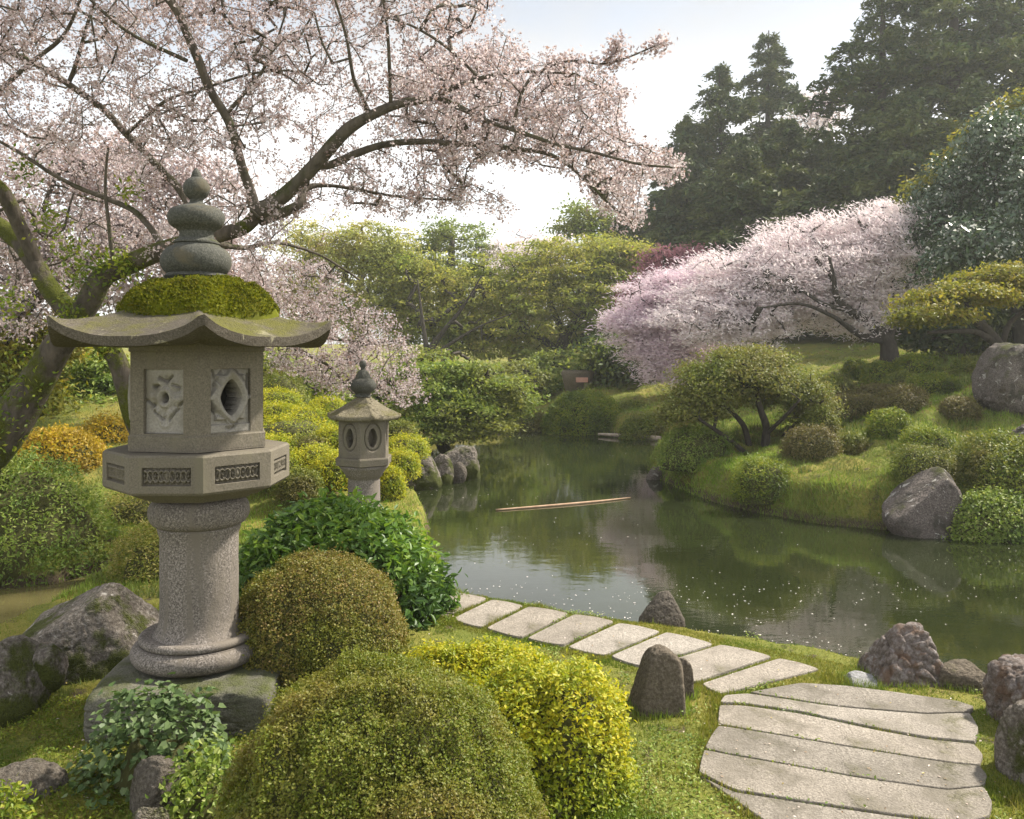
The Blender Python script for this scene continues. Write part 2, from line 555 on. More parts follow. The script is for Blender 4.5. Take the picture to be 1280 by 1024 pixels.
# ------------------------------------------------------------------ stone path
slab_mat = M_stone("path_granite", (0.125, 0.112, 0.094), (0.25, 0.228, 0.20), (0.385, 0.355, 0.315), speck=95, bump=0.003, big=2.2, stain=(0.165, 0.15, 0.125), moss=(0.10, 0.10, 0.03), mossamt=(0.74, 0.96), objvar=True)
SLABS = [
    ([(551.2, 738.8), (580.0, 742.0), (608.8, 747.4), (558.8, 771.4), (538.0, 769.0), (517.2, 764.8)], "first path slab, half under the glossy green bush"),
    ([(615.2, 748.8), (635.0, 751.5), (654.8, 756.4), (600.8, 783.4), (583.0, 779.0), (565.2, 772.8)], "short path slab next to the glossy green bush, second in the row"),
    ([(661.2, 757.8), (686.5, 761.0), (711.8, 766.4), (651.8, 796.4), (629.5, 791.5), (607.2, 784.8)], "narrow path slab third from the glossy bush, along the water"),
    ([(718.2, 767.8), (743.0, 771.0), (767.8, 776.4), (702.8, 806.4), (680.5, 803.0), (658.2, 797.8)], "narrow path slab left of the small dark shore rock, fourth from the bush"),
    ([(774.2, 777.8), (800.0, 782.0), (825.8, 788.4), (754.8, 818.4), (732.0, 814.0), (709.2, 807.8)], "narrow path slab just below the small dark shore rock"),
    ([(833.4, 789.8), (863.0, 796.0), (892.6, 804.4), (801.6, 832.4), (782.0, 827.0), (762.4, 819.8)], "path slab right behind the upright mossy stone"),
    ([(901.4, 805.8), (933.5, 812.0), (965.6, 820.4), (867.6, 852.4), (839.0, 844.0), (810.4, 833.8)], "path slab touching the upright mossy stone on its right"),
    ([(974.4, 821.8), (1000.0, 827.5), (1025.6, 835.4), (900.6, 866.4), (888.5, 861.0), (876.4, 853.8)], "last slanting path slab at the bend of the path"),
]
slab_polys = []
# the wide slabs: joint lines across the path, from the bend down to the lower edge
JOINTS = [[(936, 864), (1000, 852), (1060, 856), (1114, 863), (1198, 875)], [(906, 868), (934, 866), (982, 873), (1026, 880), (1070, 885), (1157, 892), (1213, 890)],
          [(899, 879), (930, 880), (1000, 890), (1092, 910), (1157, 922), (1219, 928)], [(897, 905), (982, 919), (1070, 934), (1184, 952), (1225, 956)],
          [(880, 936), (908, 942), (982, 955), (1070, 971), (1184, 987), (1230, 982)], [(873, 966), (917, 988), (1026, 1005), (1114, 1018), (1200, 1029), (1236, 1022)],
          [(962, 1030), (1040, 1046), (1130, 1058), (1240, 1056)]]
JLAB = ["long slab at the bend nearest the cobbled rock, tapered at its left end", "long slab second below the cobbled rock", "long slab third below the cobbled rock",
        "long broad slab fourth below the cobbled rock", "longest slab, its left end jutting into the grass", "path slab cut by the lower edge of the photograph"]
for k, lab in enumerate(JLAB):
    a = [(x, y + 1.1) for x, y in JOINTS[k]]
    b = [(x, y - 1.1) for x, y in JOINTS[k + 1]][2 if k == 0 else 0:]
    a0, b0, a1, b1 = a[0], b[0], a[-1], b[-1]
    right = [(max(a1[0], b1[0]) + 4, (a1[1] * .5 + b1[1] * .5))]
    SLABS.append((a + right + b[::-1], lab))
SLABS.append(([(985, 1062), (1100, 1078), (1245, 1066), (1250, 1090), (1130, 1110), (1020, 1090)], None))
for pts, lab in SLABS:
    q = np.array([gp(a, b, 0.017) for a, b in pts])
    nrm = unit(np.roll(q, -1, 0) - np.roll(q, 1, 0))
    nrm = np.column_stack([-nrm[:, 1], nrm[:, 0]])
    if ((q - q.mean(0)) * nrm).sum() < 0: nrm = -nrm
    q = q + nrm * 0.002
    nxt = np.roll(q, -1, 0)
    q = np.stack([q * .95 + nxt * .05, q * .05 + nxt * .95], 1).reshape(-1, 2)
    for _ in range(2):
        nxt = np.roll(q, -1, 0)
        q = np.stack([q * .75 + nxt * .25, q * .25 + nxt * .75], 1).reshape(-1, 2)
    per = np.vstack([q, q[:1]])
    cum = np.append(0, np.cumsum(np.linalg.norm(np.diff(per, axis=0), axis=1)))
    tt = np.linspace(0, cum[-1], max(16, int(cum[-1] / .022)), endpoint=False)
    q = np.column_stack([np.interp(tt, cum, per[:, 0]), np.interp(tt, cum, per[:, 1])])
    slab_polys.append(q)
    if lab is None: continue
    n = len(q)
    ctr = q.mean(0)
    wob = 1 + 0.004 * fbm(np.column_stack([q * 6, np.zeros(n)]), 2, len(slab_polys))
    q = ctr + (q - ctr) * wob[:, None]
    nrm = unit(np.roll(q, -1, 0) - np.roll(q, 1, 0))
    nrm = np.column_stack([-nrm[:, 1], nrm[:, 0]])
    if ((q - ctr) * nrm).sum() < 0: nrm = -nrm
    tz = 0.017 + 0.003 * math.sin(len(slab_polys) * 2.1)
    rings = [(q, -0.06), (q, tz - 0.016), (q - nrm * 0.002, tz - 0.003), (q - nrm * 0.005, tz)]
    V = np.vstack([np.column_stack([a, np.full(n, z)]) for a, z in rings])
    f = []
    for r in range(3):
        i = np.arange(n); j = (i + 1) % n
        f.append(np.stack([r * n + i, r * n + j, r * n + n + j, r * n + n + i], -1))
    o = mk("stepping_slab", V, [np.vstack(f), (3 * n + np.arange(n))[None, :]], slab_mat, origin=(ctr[0], ctr[1], 0))
    tag(o, lab, "paving slab", "granite slabs of the garden path")

def in_poly(x, y, poly):
    ins = np.zeros(len(x), bool)
    for i in range(len(poly)):
        a, b = poly[i], poly[(i + 1) % len(poly)]
        if a[1] != b[1]:
            ins ^= ((a[1] > y) != (b[1] > y)) & (x < (b[0] - a[0]) * (y - a[1]) / (b[1] - a[1]) + a[0])
    return ins

# ------------------------------------------------------------------ grass
def grass(name, label, x, y, h, w, mat, rng, lean=0.5, zoff=0.0):
    z = ground_z(x, y) + zoff
    n = len(x)
    a = rng.uniform(0, 2 * np.pi, n)
    l = rng.uniform(0, lean, n)
    hh = h * rng.uniform(0.5, 1.2, n)
    b = rng.uniform(0, 2 * np.pi, n)
    ww = w * rng.uniform(.6, 1.2, n)
    base = np.stack([x, y, z - 0.004], -1)
    side = np.stack([np.cos(b), np.sin(b), 0 * b], -1) * ww[:, None] * .5
    tip = base + np.stack([np.cos(a) * np.sin(l), np.sin(a) * np.sin(l), np.cos(l)], -1) * hh[:, None]
    V = np.stack([base - side, base + side, tip], 1).reshape(-1, 3)
    o = mk(name, V, np.arange(len(V)).reshape(-1, 3), mat)
    return tag(o, label, None, None, 'stuff')

g_near = M_leaf("lawn_blades", [(0.10, 0.13, 0.018), (0.15, 0.175, 0.026), (0.21, 0.215, 0.04), (0.25, 0.22, 0.065)], [(0.06, 0.11, 0.014), (0.11, 0.17, 0.02), (0.16, 0.21, 0.03)], 1.6, 0.35, 0.6, 0.15, pamt=(0.42, 0.6))
rg = np.random.default_rng(11)
n = 300000
py = 452 + 0 * rg.random(n)
Y = 1.0 / rg.uniform(1 / 8.4, 1 / 2.9, n)
X = rg.uniform(-0.72, 0.72, n) * Y * 1.0
sd = water_sd(X, Y)
keep = sd > 0.03
for q in slab_polys: keep &= ~in_poly(X, Y, q)
dens = fbm(np.stack([X * 2.2, Y * 2.2, 0 * X], -1), 3, 31)
keep &= (rg.random(n) < 0.55 + 1.3 * dens)
X, Y = X[keep], Y[keep]
xj, yj = rg.uniform(-.8, 2.2, 260000), rg.uniform(3.0, 7.4, 260000)
kj = in_poly(xj, yj, np.array([gp(a, b) for a, b in [(530, 735), (640, 745), (840, 783), (1030, 825), (1215, 868), (1250, 1060), (960, 1060), (865, 960), (890, 870), (700, 815), (520, 775)]]))
xj, yj = xj[kj], yj[kj]
kj = np.ones(len(xj), bool)
for q in slab_polys: kj &= ~in_poly(xj, yj, q)
X, Y = np.append(X, xj[kj]), np.append(Y, yj[kj])
hmod = 0.020 + 0.045 * np.clip(fbm(np.stack([X * 4, Y * 4, 0 * X], -1), 3, 77) + 0.15, 0, 1)
grass("lawn_grass", "short mossy lawn grass beside the stone path", X, Y, hmod, 0.0075, g_near, rg, 1.1)

nl = 900
xl, yl = rg.uniform(-3.4, 3.0, nl), 1 / rg.uniform(1 / 7.0, 1 / 3.0, nl)
kl = water_sd(xl, yl) > .05
xl, yl = xl[kl], yl[kl]
V, f = leaf_quads(np.column_stack([xl, yl, ground_z(xl, yl) + .022]), unit(np.column_stack([rg.normal(size=(len(xl), 2)) * .25, np.ones(len(xl))])), rg.uniform(.008, .020, len(xl)), .010, rg)
tag(mk("leaf_litter", V, f, M_leaf("litter", [(0.55, 0.45, 0.42), (0.30, 0.20, 0.10), (0.62, 0.55, 0.52), (0.22, 0.14, 0.07), (0.40, 0.33, 0.10)], None, 1, .2)), "fallen petals and dry leaves scattered over the turf and path", None, None, 'stuff')
g_hill = M_leaf("hill_blades", [(0.12, 0.22, 0.022), (0.18, 0.29, 0.034), (0.24, 0.34, 0.05), (0.28, 0.31, 0.075)], [(0.12, 0.15, 0.05), (0.16, 0.17, 0.06), (0.08, 0.12, 0.03)], 0.55, 0.35, 0.6, 0.15)
n = 240000
Y = 1.0 / rg.uniform(1 / 30.0, 1 / 9.6, n)
X = rg.uniform(0.06, 0.72, n) * Y
sd = sdist(X, Y, POND)
keep = (sd > 0.0) & (sd < 14)
keep &= (rg.random(n) < 0.75 + 0.7 * fbm(np.stack([X * .9, Y * .9, 0 * X], -1), 3, 41))
X, Y = X[keep], Y[keep]
hm = (0.04 + 0.13 * np.clip(fbm(np.stack([X * 1.7, Y * 1.7, 0 * X], -1), 3, 78) + 0.05, 0, 1)) * (Y / 13.0) ** 0.5
grass("slope_grass", "green grass growing over the slope right of the pond", X, Y, hm, 0.014 * (Y / 13.0), g_hill, rg, 1.0)
nt = 1500
Yt = 1.0 / rg.uniform(1 / 22.0, 1 / 10.4, nt)
Xt = rg.uniform(0.10, 0.66, nt) * Yt
sdt = sdist(Xt, Yt, POND)
kt = (sdt > .25) & (sdt < 11) & (fbm(np.stack([Xt * .8, Yt * .8, 0 * Xt], -1), 3, 61) + .3 * rg.normal(size=nt) > .12)
Xt, Yt = np.repeat(Xt[kt], 34), np.repeat(Yt[kt], 34)
Xt = Xt + rg.normal(size=len(Xt)) * .07; Yt = Yt + rg.normal(size=len(Yt)) * .07
g_tuft = M_leaf("tuft_blades", [(0.055, 0.10, 0.018), (0.085, 0.135, 0.024), (0.13, 0.17, 0.036), (0.15, 0.14, 0.05)], None, 1, .3, .6, .15)
grass("grass_tufts", "darker tufts of longer grass dotted over the right slope", Xt, Yt, .17 * (Yt / 14) ** .5, .016 * (Yt / 13.0), g_tuft, rg, 1.0)
n = 160000
Y = 1.0 / rg.uniform(1 / 24.0, 1 / 9.8, n)
X = rg.uniform(0.06, 0.72, n) * Y
sd = sdist(X, Y, POND)
keep = (sd > .03) & (sd < .42)
X, Y = X[keep], Y[keep]
grass("waterline_grass", "lush green grass fringe hanging over the right bank at the waterline", X, Y, .10 * (Y / 13.0) ** .5, 0.014 * (Y / 13.0), g_hill, rg, 1.5)
n = 50000
Y = 1.0 / rg.uniform(1 / 16.0, 1 / 6.8, n)
X = rg.uniform(-0.75, -0.05, n) * Y
sd = water_sd(X, Y)
keep = (sd > 0.02)
grass("bank_grass", "rough grass on the bank left of the pond", X[keep], Y[keep], 0.07, 0.014, g_hill, rg, 1.0)
#@@SPLIT2
# ------------------------------------------------------------------ stone lanterns
st_col = M_stone("lantern_granite", (0.043, 0.037, 0.032), (0.150, 0.131, 0.114), (0.344, 0.310, 0.280), speck=105, moss=(0.10, 0.115, 0.02), mossamt=(0.78, 0.95), bump=0.0012, big=1.6, stain=(0.145, 0.126, 0.104), streak=True)
st_box = M_stone("lantern_sandstone", (0.089, 0.078, 0.059), (0.141, 0.124, 0.096), (0.200, 0.178, 0.141), speck=110, bump=0.0007, big=2.4, stain=(0.14, 0.125, 0.09), moss=(0.10, 0.10, 0.03), mossamt=(0.80, 1.0), streak=True)
st_panel = M_stone("lantern_pale_carving", (0.181, 0.168, 0.146), (0.254, 0.237, 0.211), (0.310, 0.292, 0.267), speck=90, bump=0.0006, big=3.0, stain=(0.17, 0.155, 0.125))
st_roof = M_stone("lantern_roof_stone", (0.038, 0.032, 0.024), (0.080, 0.068, 0.052), (0.145, 0.127, 0.105), speck=120, bump=0.0016, big=2.0, moss=(0.13, 0.125, 0.025), mossamt=(0.60, 0.82), lichen=(0.24, 0.22, 0.15))
st_fin = M_stone("lantern_finial_stone", (0.030, 0.031, 0.026), (0.062, 0.063, 0.053), (0.115, 0.115, 0.10), speck=100, bump=0.0012, big=2.5, stain=(0.085, 0.075, 0.05), moss=(0.07, 0.08, 0.02), mossamt=(0.72, 0.9))
st_slab = M_stone("lantern_base_stone", (0.060, 0.058, 0.044), (0.120, 0.114, 0.092), (0.192, 0.184, 0.152), speck=110, bump=0.003, big=2.2, moss=(0.085, 0.10, 0.022), mossamt=(0.58, 0.85))
M_moss = M_leaf("cushion_moss", [(0.085, 0.105, 0.008), (0.14, 0.155, 0.010), (0.20, 0.20, 0.016)], [(0.05, 0.065, 0.006), (0.09, 0.10, 0.010), (0.17, 0.15, 0.02)], 6.0, 0.3, 0.8, 0.1)

ICO = {}
def ico(k):
    if k not in ICO:
        bm = bmesh.new()
        bmesh.ops.create_icosphere(bm, subdivisions=k, radius=1)
        ICO[k] = (np.array([v.co[:] for v in bm.verts]), np.array([[v.index for v in f.verts] for f in bm.faces]))
        bm.free()
    return ICO[k]

def stone_verts(lo, hi, seed, planes=None, nplanes=9, rough=0.09, level=6, sharp=16.0, spin=0.0, freq=1.6, cobble=0.0):
    """a faceted boulder filling the box lo..hi"""
    D, Fc = ico(level)
    rg = np.random.default_rng(seed)
    if planes is None:
        pn = unit(rg.normal(size=(nplanes, 3)) * [1, 1, .8])
        pd = rg.uniform(.62, .95, nplanes)
    else:
        pn = unit(np.array([p[:3] for p in planes], float))
        pd = np.array([p[3] for p in planes], float)
    q = np.maximum(D @ pn.T, 0.02) / pd
    r = (np.sum(q ** sharp, 1) + 1.0 ** sharp * 0.6) ** (-1 / sharp)
    V = D * r[:, None]
    V = V * (1 + rough * fbm(V * freq, 5, seed) + rough * .5 * fbm(V * freq * 4, 4, seed + 5) + rough * .22 * fbm(V * freq * 15, 3, seed + 8) - .030 * np.exp(-(fbm(V * freq * 1.3 + 7, 3, seed + 2) / .035) ** 2))[:, None]
    if cobble:
        g = rg.normal(size=(90, 3)); g = unit(g) * 0.8
        d = np.linalg.norm(V[:, None, :] - g[None], axis=2)
        d.sort(1)
        e = np.clip((d[:, 1] - d[:, 0]) / 0.09, 0, 1)
        V = V * (1 - cobble + cobble * e ** 0.5)[:, None]
    c, s = math.cos(spin), math.sin(spin)
    V = np.column_stack([V[:, 0] * c - V[:, 1] * s, V[:, 0] * s + V[:, 1] * c, V[:, 2]])
    a, b = V.min(0), V.max(0)
    return np.asarray(lo) + (V - a) / (b - a) * (np.asarray(hi) - np.asarray(lo)), Fc

def hexf(th, ph, n=6):
    w = 360.0 / n
    a = ((np.degrees(th) - ph + w / 2) % w) - w / 2
    return math.cos(math.radians(w / 2)) / np.cos(np.radians(w / 2 - np.abs(a))), 1 - np.abs(a) / (w / 2), a

def roof_surface(c, ph, prof, R, up, z_e, k=180, sides=6, ridge=0.012):
    """closed roof: prof = (t, z) top rows from apex to eave, then the underside"""
    th = np.linspace(0, 2 * np.pi, k, endpoint=False)
    f, cn, a = hexf(th, ph, sides)
    rows = []
    for t, z, u in prof:
        rr = R * t * (f if t > 0.12 else f * 0 + 0.95)
        zz = z + up * u * cn ** 2.8 + ridge * np.exp(-(a / 3.0) ** 2) * min(1, u * 3 + .4) * (1 if u >= 0 else 0)
        rows.append(np.stack([c[0] + rr * np.cos(th), c[1] + rr * np.sin(th), zz], -1))
    V = np.concatenate(rows)
    i = np.arange(len(prof) - 1)[:, None] * k
    j = np.arange(k)[None, :]
    jn = (j + 1) % k
    return V, np.stack([i + jn, i + j, i + k + j, i + k + jn], -1).reshape(-1, 4)

def prism_ring(c, ph, n, prof):
    """n-sided stacked prism, sharp sides; prof = (radius, z); returns verts, quads, cap n-gons"""
    th = np.radians(ph + np.arange(n) * 360.0 / n)
    V = np.concatenate([np.stack([c[0] + r * np.cos(th), c[1] + r * np.sin(th), np.full(n, z)], -1) for r, z in prof])
    i = np.arange(len(prof) - 1)[:, None] * n
    j = np.arange(n)[None, :]
    jn = (j + 1) % n
    q = np.stack([i + j, i + jn, i + n + jn, i + n + j], -1).reshape(-1, 4)
    return V, [q, np.arange(n)[::-1][None, :], ((len(prof) - 1) * n + np.arange(n))[None, :]]

def facet(c, ph, n, i, R, z0, z1, ur, vr, depth, nu, nv, drop=None, floor_only=False):
    """relief patch on facet i of an n-sided prism; depth(u, v) inward metres, u v in -1..1 of the patch"""
    t0, t1 = math.radians(ph + i * 360 / n), math.radians(ph + (i + 1) * 360 / n)
    A = np.array([c[0] + R * math.cos(t0), c[1] + R * math.sin(t0)])
    B = np.array([c[0] + R * math.cos(t1), c[1] + R * math.sin(t1)])
    tm = (t0 + t1) / 2
    N = np.array([math.cos(tm), math.sin(tm)])
    u = np.linspace(-1, 1, nu); v = np.linspace(-1, 1, nv)
    U, Vv = np.meshgrid(u, v)
    s = ur[0] + (U + 1) / 2 * (ur[1] - ur[0])
    h = vr[0] + (Vv + 1) / 2 * (vr[1] - vr[0])
    d = depth(U, Vv)
    xy = A[None, None, :] * (1 - s[..., None]) + B[None, None, :] * s[..., None] - N * d[..., None]
    V = np.concatenate([xy, (z0 + h * (z1 - z0))[..., None]], -1).reshape(-1, 3)
    k = np.arange(nv - 1)[:, None] * nu + np.arange(nu - 1)[None, :]
    if drop is not None:
        fn = np.minimum if floor_only else np.maximum
        k = k[fn(fn(d[:-1, :-1], d[1:, :-1]), fn(d[:-1, 1:], d[1:, 1:])) < drop]
    return V, np.stack([k, k + 1, k + nu + 1, k + nu], -1).reshape(-1, 4)

def frame_depth(deep, bu, bv):
    def f(u, v):
        return np.where((np.abs(u) < bu) & (v < bv[1]) & (v > bv[0]), deep, 0.0)
    return f

def seg(u, v, a, b, w):
    a = np.array(a); d = np.array(b) - a
    t = np.clip(((u - a[0]) * d[0] + (v - a[1]) * d[1]) / (d @ d), 0, 1)
    return np.exp(-(((u - a[0] - t * d[0]) ** 2 + (v - a[1] - t * d[1]) ** 2) / w ** 2))

def edge_bevel(u, v):
    return 0.006 * sstep(0.93, 1.0, np.maximum(np.abs(u), np.abs(v)))

def carve_flower(u, v):
    y = v * 1.25 - 0.12
    r = np.hypot(u, y); t = np.arctan2(y, u)
    d = 0.022 + edge_bevel(u, v)
    d = d - 0.018 * np.exp(-((r - .30) / .10) ** 2)
    d = d - 0.014 * np.clip(np.cos(6 * t + .5), 0, 1) * np.exp(-((r - .62) / .17) ** 2)
    d = d + 0.018 * np.clip(np.cos(6 * t + .5 + math.pi), 0, 1) ** 3 * np.exp(-((r - .66) / .16) ** 2)
    for a, b in (((-.9, -.1), (-.62, -.3)), ((.9, -.12), (.62, -.28)), ((-.55, -.5), (-.15, -.78)), ((.5, -.45), (.2, -.8)), ((-.3, .75), (.0, .62)), ((.3, .8), (.05, .62)), ((-.6, .42), (-.3, .45)), ((.6, .4), (.35, .5))):
        d = d + 0.024 * seg(u, y, a, b, .05)
    d = d - 0.008 * np.exp(-((np.hypot(u, y + .85) - .22) / .08) ** 2)
    d = d + 0.20 * sstep(.17, .13, np.hypot(u, y * .85))
    return d + 0.0015 * fbm(np.stack([u * 5, v * 5, u * 0], -1), 3, 3)

def carve_diamond(u, v):
    y = v * 1.12 - 0.10
    q = (np.abs(u + .02) / .50) ** 1.45 + (np.abs(y) / .60) ** 1.45
    d = 0.022 + edge_bevel(u, v)
    s1 = np.maximum(np.abs(u), np.abs(y) * .92)
    s2 = (np.abs(u) + np.abs(y)) * 0.80
    d = d - 0.026 * sstep(.84, .78, np.minimum(s1 + .12, s2))
    d = d + 0.014 * np.exp(-((q - 2.35) / .16) ** 2) * (np.cos(5 * np.arctan2(y, u) + 1) > -.2)
    d = d - 0.02 * np.exp(-((q - 1.55) / .42) ** 2)
    d = d + 0.022 * seg(u, y, (-.86, -.35), (.15, -.98), .06) + 0.02 * seg(u, y, (.9, .75), (.85, .1), .05) + 0.016 * seg(u, y, (-.8, .9), (-.55, .45), .05)
    d = d - 0.016 * sstep(-.70, -.74, v)
    d = d + 0.24 * sstep(1.03, 0.97, q)
    return d + 0.0012 * fbm(np.stack([u * 5, v * 5, u * 0], -1), 3, 8)

def carve_scroll(seed):
    def f(u, v):
        x = u * 4.6
        d = 0.026 + 0 * u
        rel = 0 * u
        for k in range(9):
            cx = -4.1 + k * 1.03
            sx = 1 if k % 2 else -1
            r = np.hypot(x - cx, v * .95); t = np.arctan2(v * .95, (x - cx) * sx)
            rel = np.maximum(rel, np.exp(-((r - .58) / .17) ** 2) * (np.abs(t) > (.65 if (k + seed) % 3 else -1)))
            rel = np.maximum(rel, np.exp(-(np.hypot(x - cx - .12 * sx, v) / .2) ** 2) * (((k + seed) % 2) > 0))
        rel = np.maximum(rel, np.exp(-((v - .55 * np.sin(x * 3.05 + seed)) / .16) ** 2) * .9)
        rel = np.maximum(rel, np.exp(-(np.hypot(x, v * .7) / .5) ** 2))
        d = d - 0.024 * np.clip(rel, 0, 1) * sstep(1.0, .9, np.maximum(np.abs(u), np.abs(v) * .98))
        return d + 0.0012 * fbm(np.stack([u * 30, v * 6, u * 0], -1), 2, seed)
    return f

def rim_profile(r, z0, z1, b):
    return [(r - b, z0), (r, z0 + b), (r, z1 - b), (r - b, z1)]

# --- big lantern
LY = 4.72
K = LY / F
LC = np.array([(249.5 - 640) * K, LY])
def lz(py): return CZ - (py - HY) * K
L1 = thing("stone_lantern", "tall weathered stone lantern with a thick moss cap, standing on a square block", "stone lantern", (LC[0], LC[1], 0.0), "stone lanterns of the garden")
ax = math.radians(4)
bx = []
for a in range(4):
    t = ax + a * math.pi / 2
    bx.append((math.cos(t), math.sin(t), 0, .60))
bx += [(0, 0, 1, .72), (0, 0, -1, .72)]
V, Fc = stone_verts((LC[0] - .46, LC[1] - .52, -0.06), (LC[0] + .52, LC[1] + .52, lz(822)), 4, planes=bx, rough=.025, level=6, sharp=30, freq=2.5)
mk("base_slab", V, Fc, st_slab, L1, True)
z = lz
prof = [(0, z(822) - .01), (.30, z(822) - .01)] + arc(.30, z(808), .085, -90, 65, 12, .72) + [(.345, z(796))] + arc(.315, z(791), .026, -80, 90, 8, .85) + [(.262, z(788)), (.236, z(780)), (.2245, z(768))]
prof += [(.2235 + .0008 * math.sin(q * 2.2), z(768) + (z(668) - z(768)) * q / 7) for q in range(1, 8)]
prof += [(.234, z(662)), (.240, z(657))] + arc(.222, z(638), .068, -80, 84, 14, 1.15) + [(.20, z(616)), (0, z(615))]
prof = [(r_ * .935, z_) for r_, z_ in prof]
V, Fc = lathe(prof, LC, 72)
V = V + unit(np.column_stack([V[:, :2] - LC, 0 * V[:, 2]])) * (0.0016 * fbm(V * 7, 4, 2) + 0.0014 * fbm(V * 25, 2, 7))[:, None]
mk("column", V, Fc, st_col, L1, True).data.set_sharp_from_angle(angle=math.radians(40))
FACE = math.degrees(math.atan2(-LC[1], -LC[0]))
OP = FACE + 2.0
RP = .492
plat = Acc()
plat.add(*prism_ring(LC, OP, 8, [(RP - .17, z(617)), (RP - .125, z(612)), (RP - .10, z(611)), (RP - .05, z(606)), (RP - .012, z(603)), (RP, z(600))]))
for i in range(8):
    plat.add(*facet(LC, OP, 8, i, RP, z(600), z(560), (0, 1), (0, 1), frame_depth(.03, .66, (-.56, .44)), 121, 41))
plat.add(*prism_ring(LC, OP, 8, [(RP, z(560)), (RP - .012, z(557.5))]))
pf = plat.mk("platform", st_box, L1, False)
for i in range(8):
    V, Fc = facet(LC, OP, 8, i, RP, z(600), z(560), (.165, .835), (.215, .725), carve_scroll(i), 150, 40)
    mk("carved_band", V, Fc, st_box, pf, True)
HP = FACE - 2.0
RB = .388
fb = Acc()
zb0, zb1 = z(557) + .006, z(428)
for i in range(6):
    fb.add(*facet(LC, HP, 6, i, RB, zb0, zb1, (0, 1), (0, 1), frame_depth(.12, .60, (-.68, .50)), 161, 161, .1, True))
fb.add(*prism_ring(LC, HP, 6, [(RB + .012, zb0 - .004), (RB + .012, zb0 + .006)]))
fb.add(*prism_ring(LC, HP, 6, [(RB - .002, zb0 + .006), (RB + .013, zb0 + .0065), (RB + .013, zb0 + .075), (RB + .004, zb0 + .083)][1:]))
fb.add(*prism_ring(LC, HP, 6, [(RB + .003, zb1 - .055), (RB + .010, zb1 - .05), (RB + .010, zb1 + .02)]))
fbo = fb.mk("fire_box", st_box, L1, False)
V, Fc = lathe([(0, zb0 + .02), (.20, zb0 + .02), (.20, zb1 - .06), (0, zb1 - .06)], LC, 24)  # added drum behind the openings, its black colour painting the shade inside
mk("shade_drum", V, Fc, M_plain("opening_shade_black", (0.010, 0.009, 0.008), (0.022, 0.020, 0.018), 9), fbo, True)
for i in range(6):
    cv = carve_diamond if i % 2 == 0 else carve_flower
    V, Fc = facet(LC, HP, 6, i, RB, zb0, zb1, (.185, .815), (.145, .765), cv, 150, 180, .23)
    mk("carved_panel", V, Fc, st_panel, fbo, True)
RR = .80
rp = 3.0
zt, ze = z(366), z(423)
top = []
for t in np.linspace(.16, 1, 26):
    top.append((t, ze + (zt - ze) * (1 - (t - .16) / .84) ** 1.15, max(0, (t - .35) / .65) ** 3))
under = [(1.0, ze - .003, 1.0), (.992, ze - .048, .97), (.985, ze - .050, .95), (.93, ze - .052, .72), (.8, ze - .050, .35), (.6, ze - .045, .1), (.3, ze - .04, 0)]
RC = LC + np.array([-.03, 0])
V, Fc = roof_surface(RC, FACE + rp, top + under, RR, .095, ze)
V[:, 2] += 0.004 * fbm(V * 9, 3, 4)
rf = mk("roof", V, Fc, st_roof, L1, True)
rf.data.set_sharp_from_angle(angle=math.radians(38))
# moss cushion on the roof
th = np.linspace(0, 2 * np.pi, 160, endpoint=False)
rings = np.linspace(0.15, .485, 34)
f6, c6, a6 = hexf(th, FACE + rp)
mv = []
for r in rings:
    t = r / RR
    f = (f6 * .55 + .45 * .93)
    q = (r - .15) / (.485 - .15)
    rr = r * (f6 * .5 + .45)
    x = LC[0] + rr * np.cos(th); y = LC[1] + rr * np.sin(th)
    p = np.stack([x, y, 0 * x], -1)
    qe = np.clip(q * (1 + .22 * fbm(p * 4, 3, 3)), 0, 1.25)
    zz = z(355) - (z(355) - z(403)) * qe ** 3.4 - .012 * q
    hgt = (.034 * fbm(p * 6, 3, 6) + .026 * fbm(p * 20, 2, 8)) * (1 - .5 * q)
    hgt = hgt - .028 * np.exp(-((np.degrees(th) - 314) / 5) ** 2) * q
    mv.append(np.stack([x, y, zz + hgt], -1))
mv = np.concatenate(mv)
i = np.arange(33)[:, None] * 160; j = np.arange(160)[None, :]; jn = (j + 1) % 160
mq = np.stack([i + jn, i + j, i + 160 + j, i + 160 + jn], -1).reshape(-1, 4)
rg = np.random.default_rng(5)
ms = Acc(); ms.add(mv, mq)
pick = rg.integers(0, 160 * 32, 26000)
pp = mv[pick] + rg.normal(size=(26000, 3)) * .006
nn = unit(np.column_stack([pp[:, :2] - LC, np.full(len(pp), .35)]))
ms.add(*leaf_quads(pp + nn * .008, unit(rg.normal(size=pp.shape)), .026, .009, rg, dirs=unit(nn + .7 * rg.normal(size=pp.shape))))
ms.mk("moss_cap", M_moss, rf, False)
def px_r(w): return w * K * .94
prof = [(.05, z(352)), (px_r(36), z(350)), (px_r(40), z(346))] + arc(px_r(26), z(327), px_r(19), -55, 75, 12, 1.05) + [(px_r(27.5), z(305.6)), (px_r(29.5), z(305)), (px_r(29.5), z(303.2)), (px_r(29), z(303)), (px_r(26), z(300.5)), (px_r(23), z(299)), (px_r(21.5), z(294)), (px_r(22), z(290)), (px_r(24), z(288.5))]
prof += arc(px_r(22), z(273), px_r(14.5), -75, 75, 12, 1.0) + [(px_r(20), z(258)), (px_r(12), z(256)), (px_r(8.5), z(253)), (px_r(8.5), z(250))]
prof += arc(0, z(236), px_r(17), -55, 66, 12, .95) + [(px_r(6.5), z(220)), (px_r(5), z(215)), (px_r(2), z(211)), (0, z(209.5))]
V, Fc = lathe(prof, LC + np.array([-.018, 0]), 56)
V = V + 0.003 * fbm(V * 14, 3, 1)[:, None]
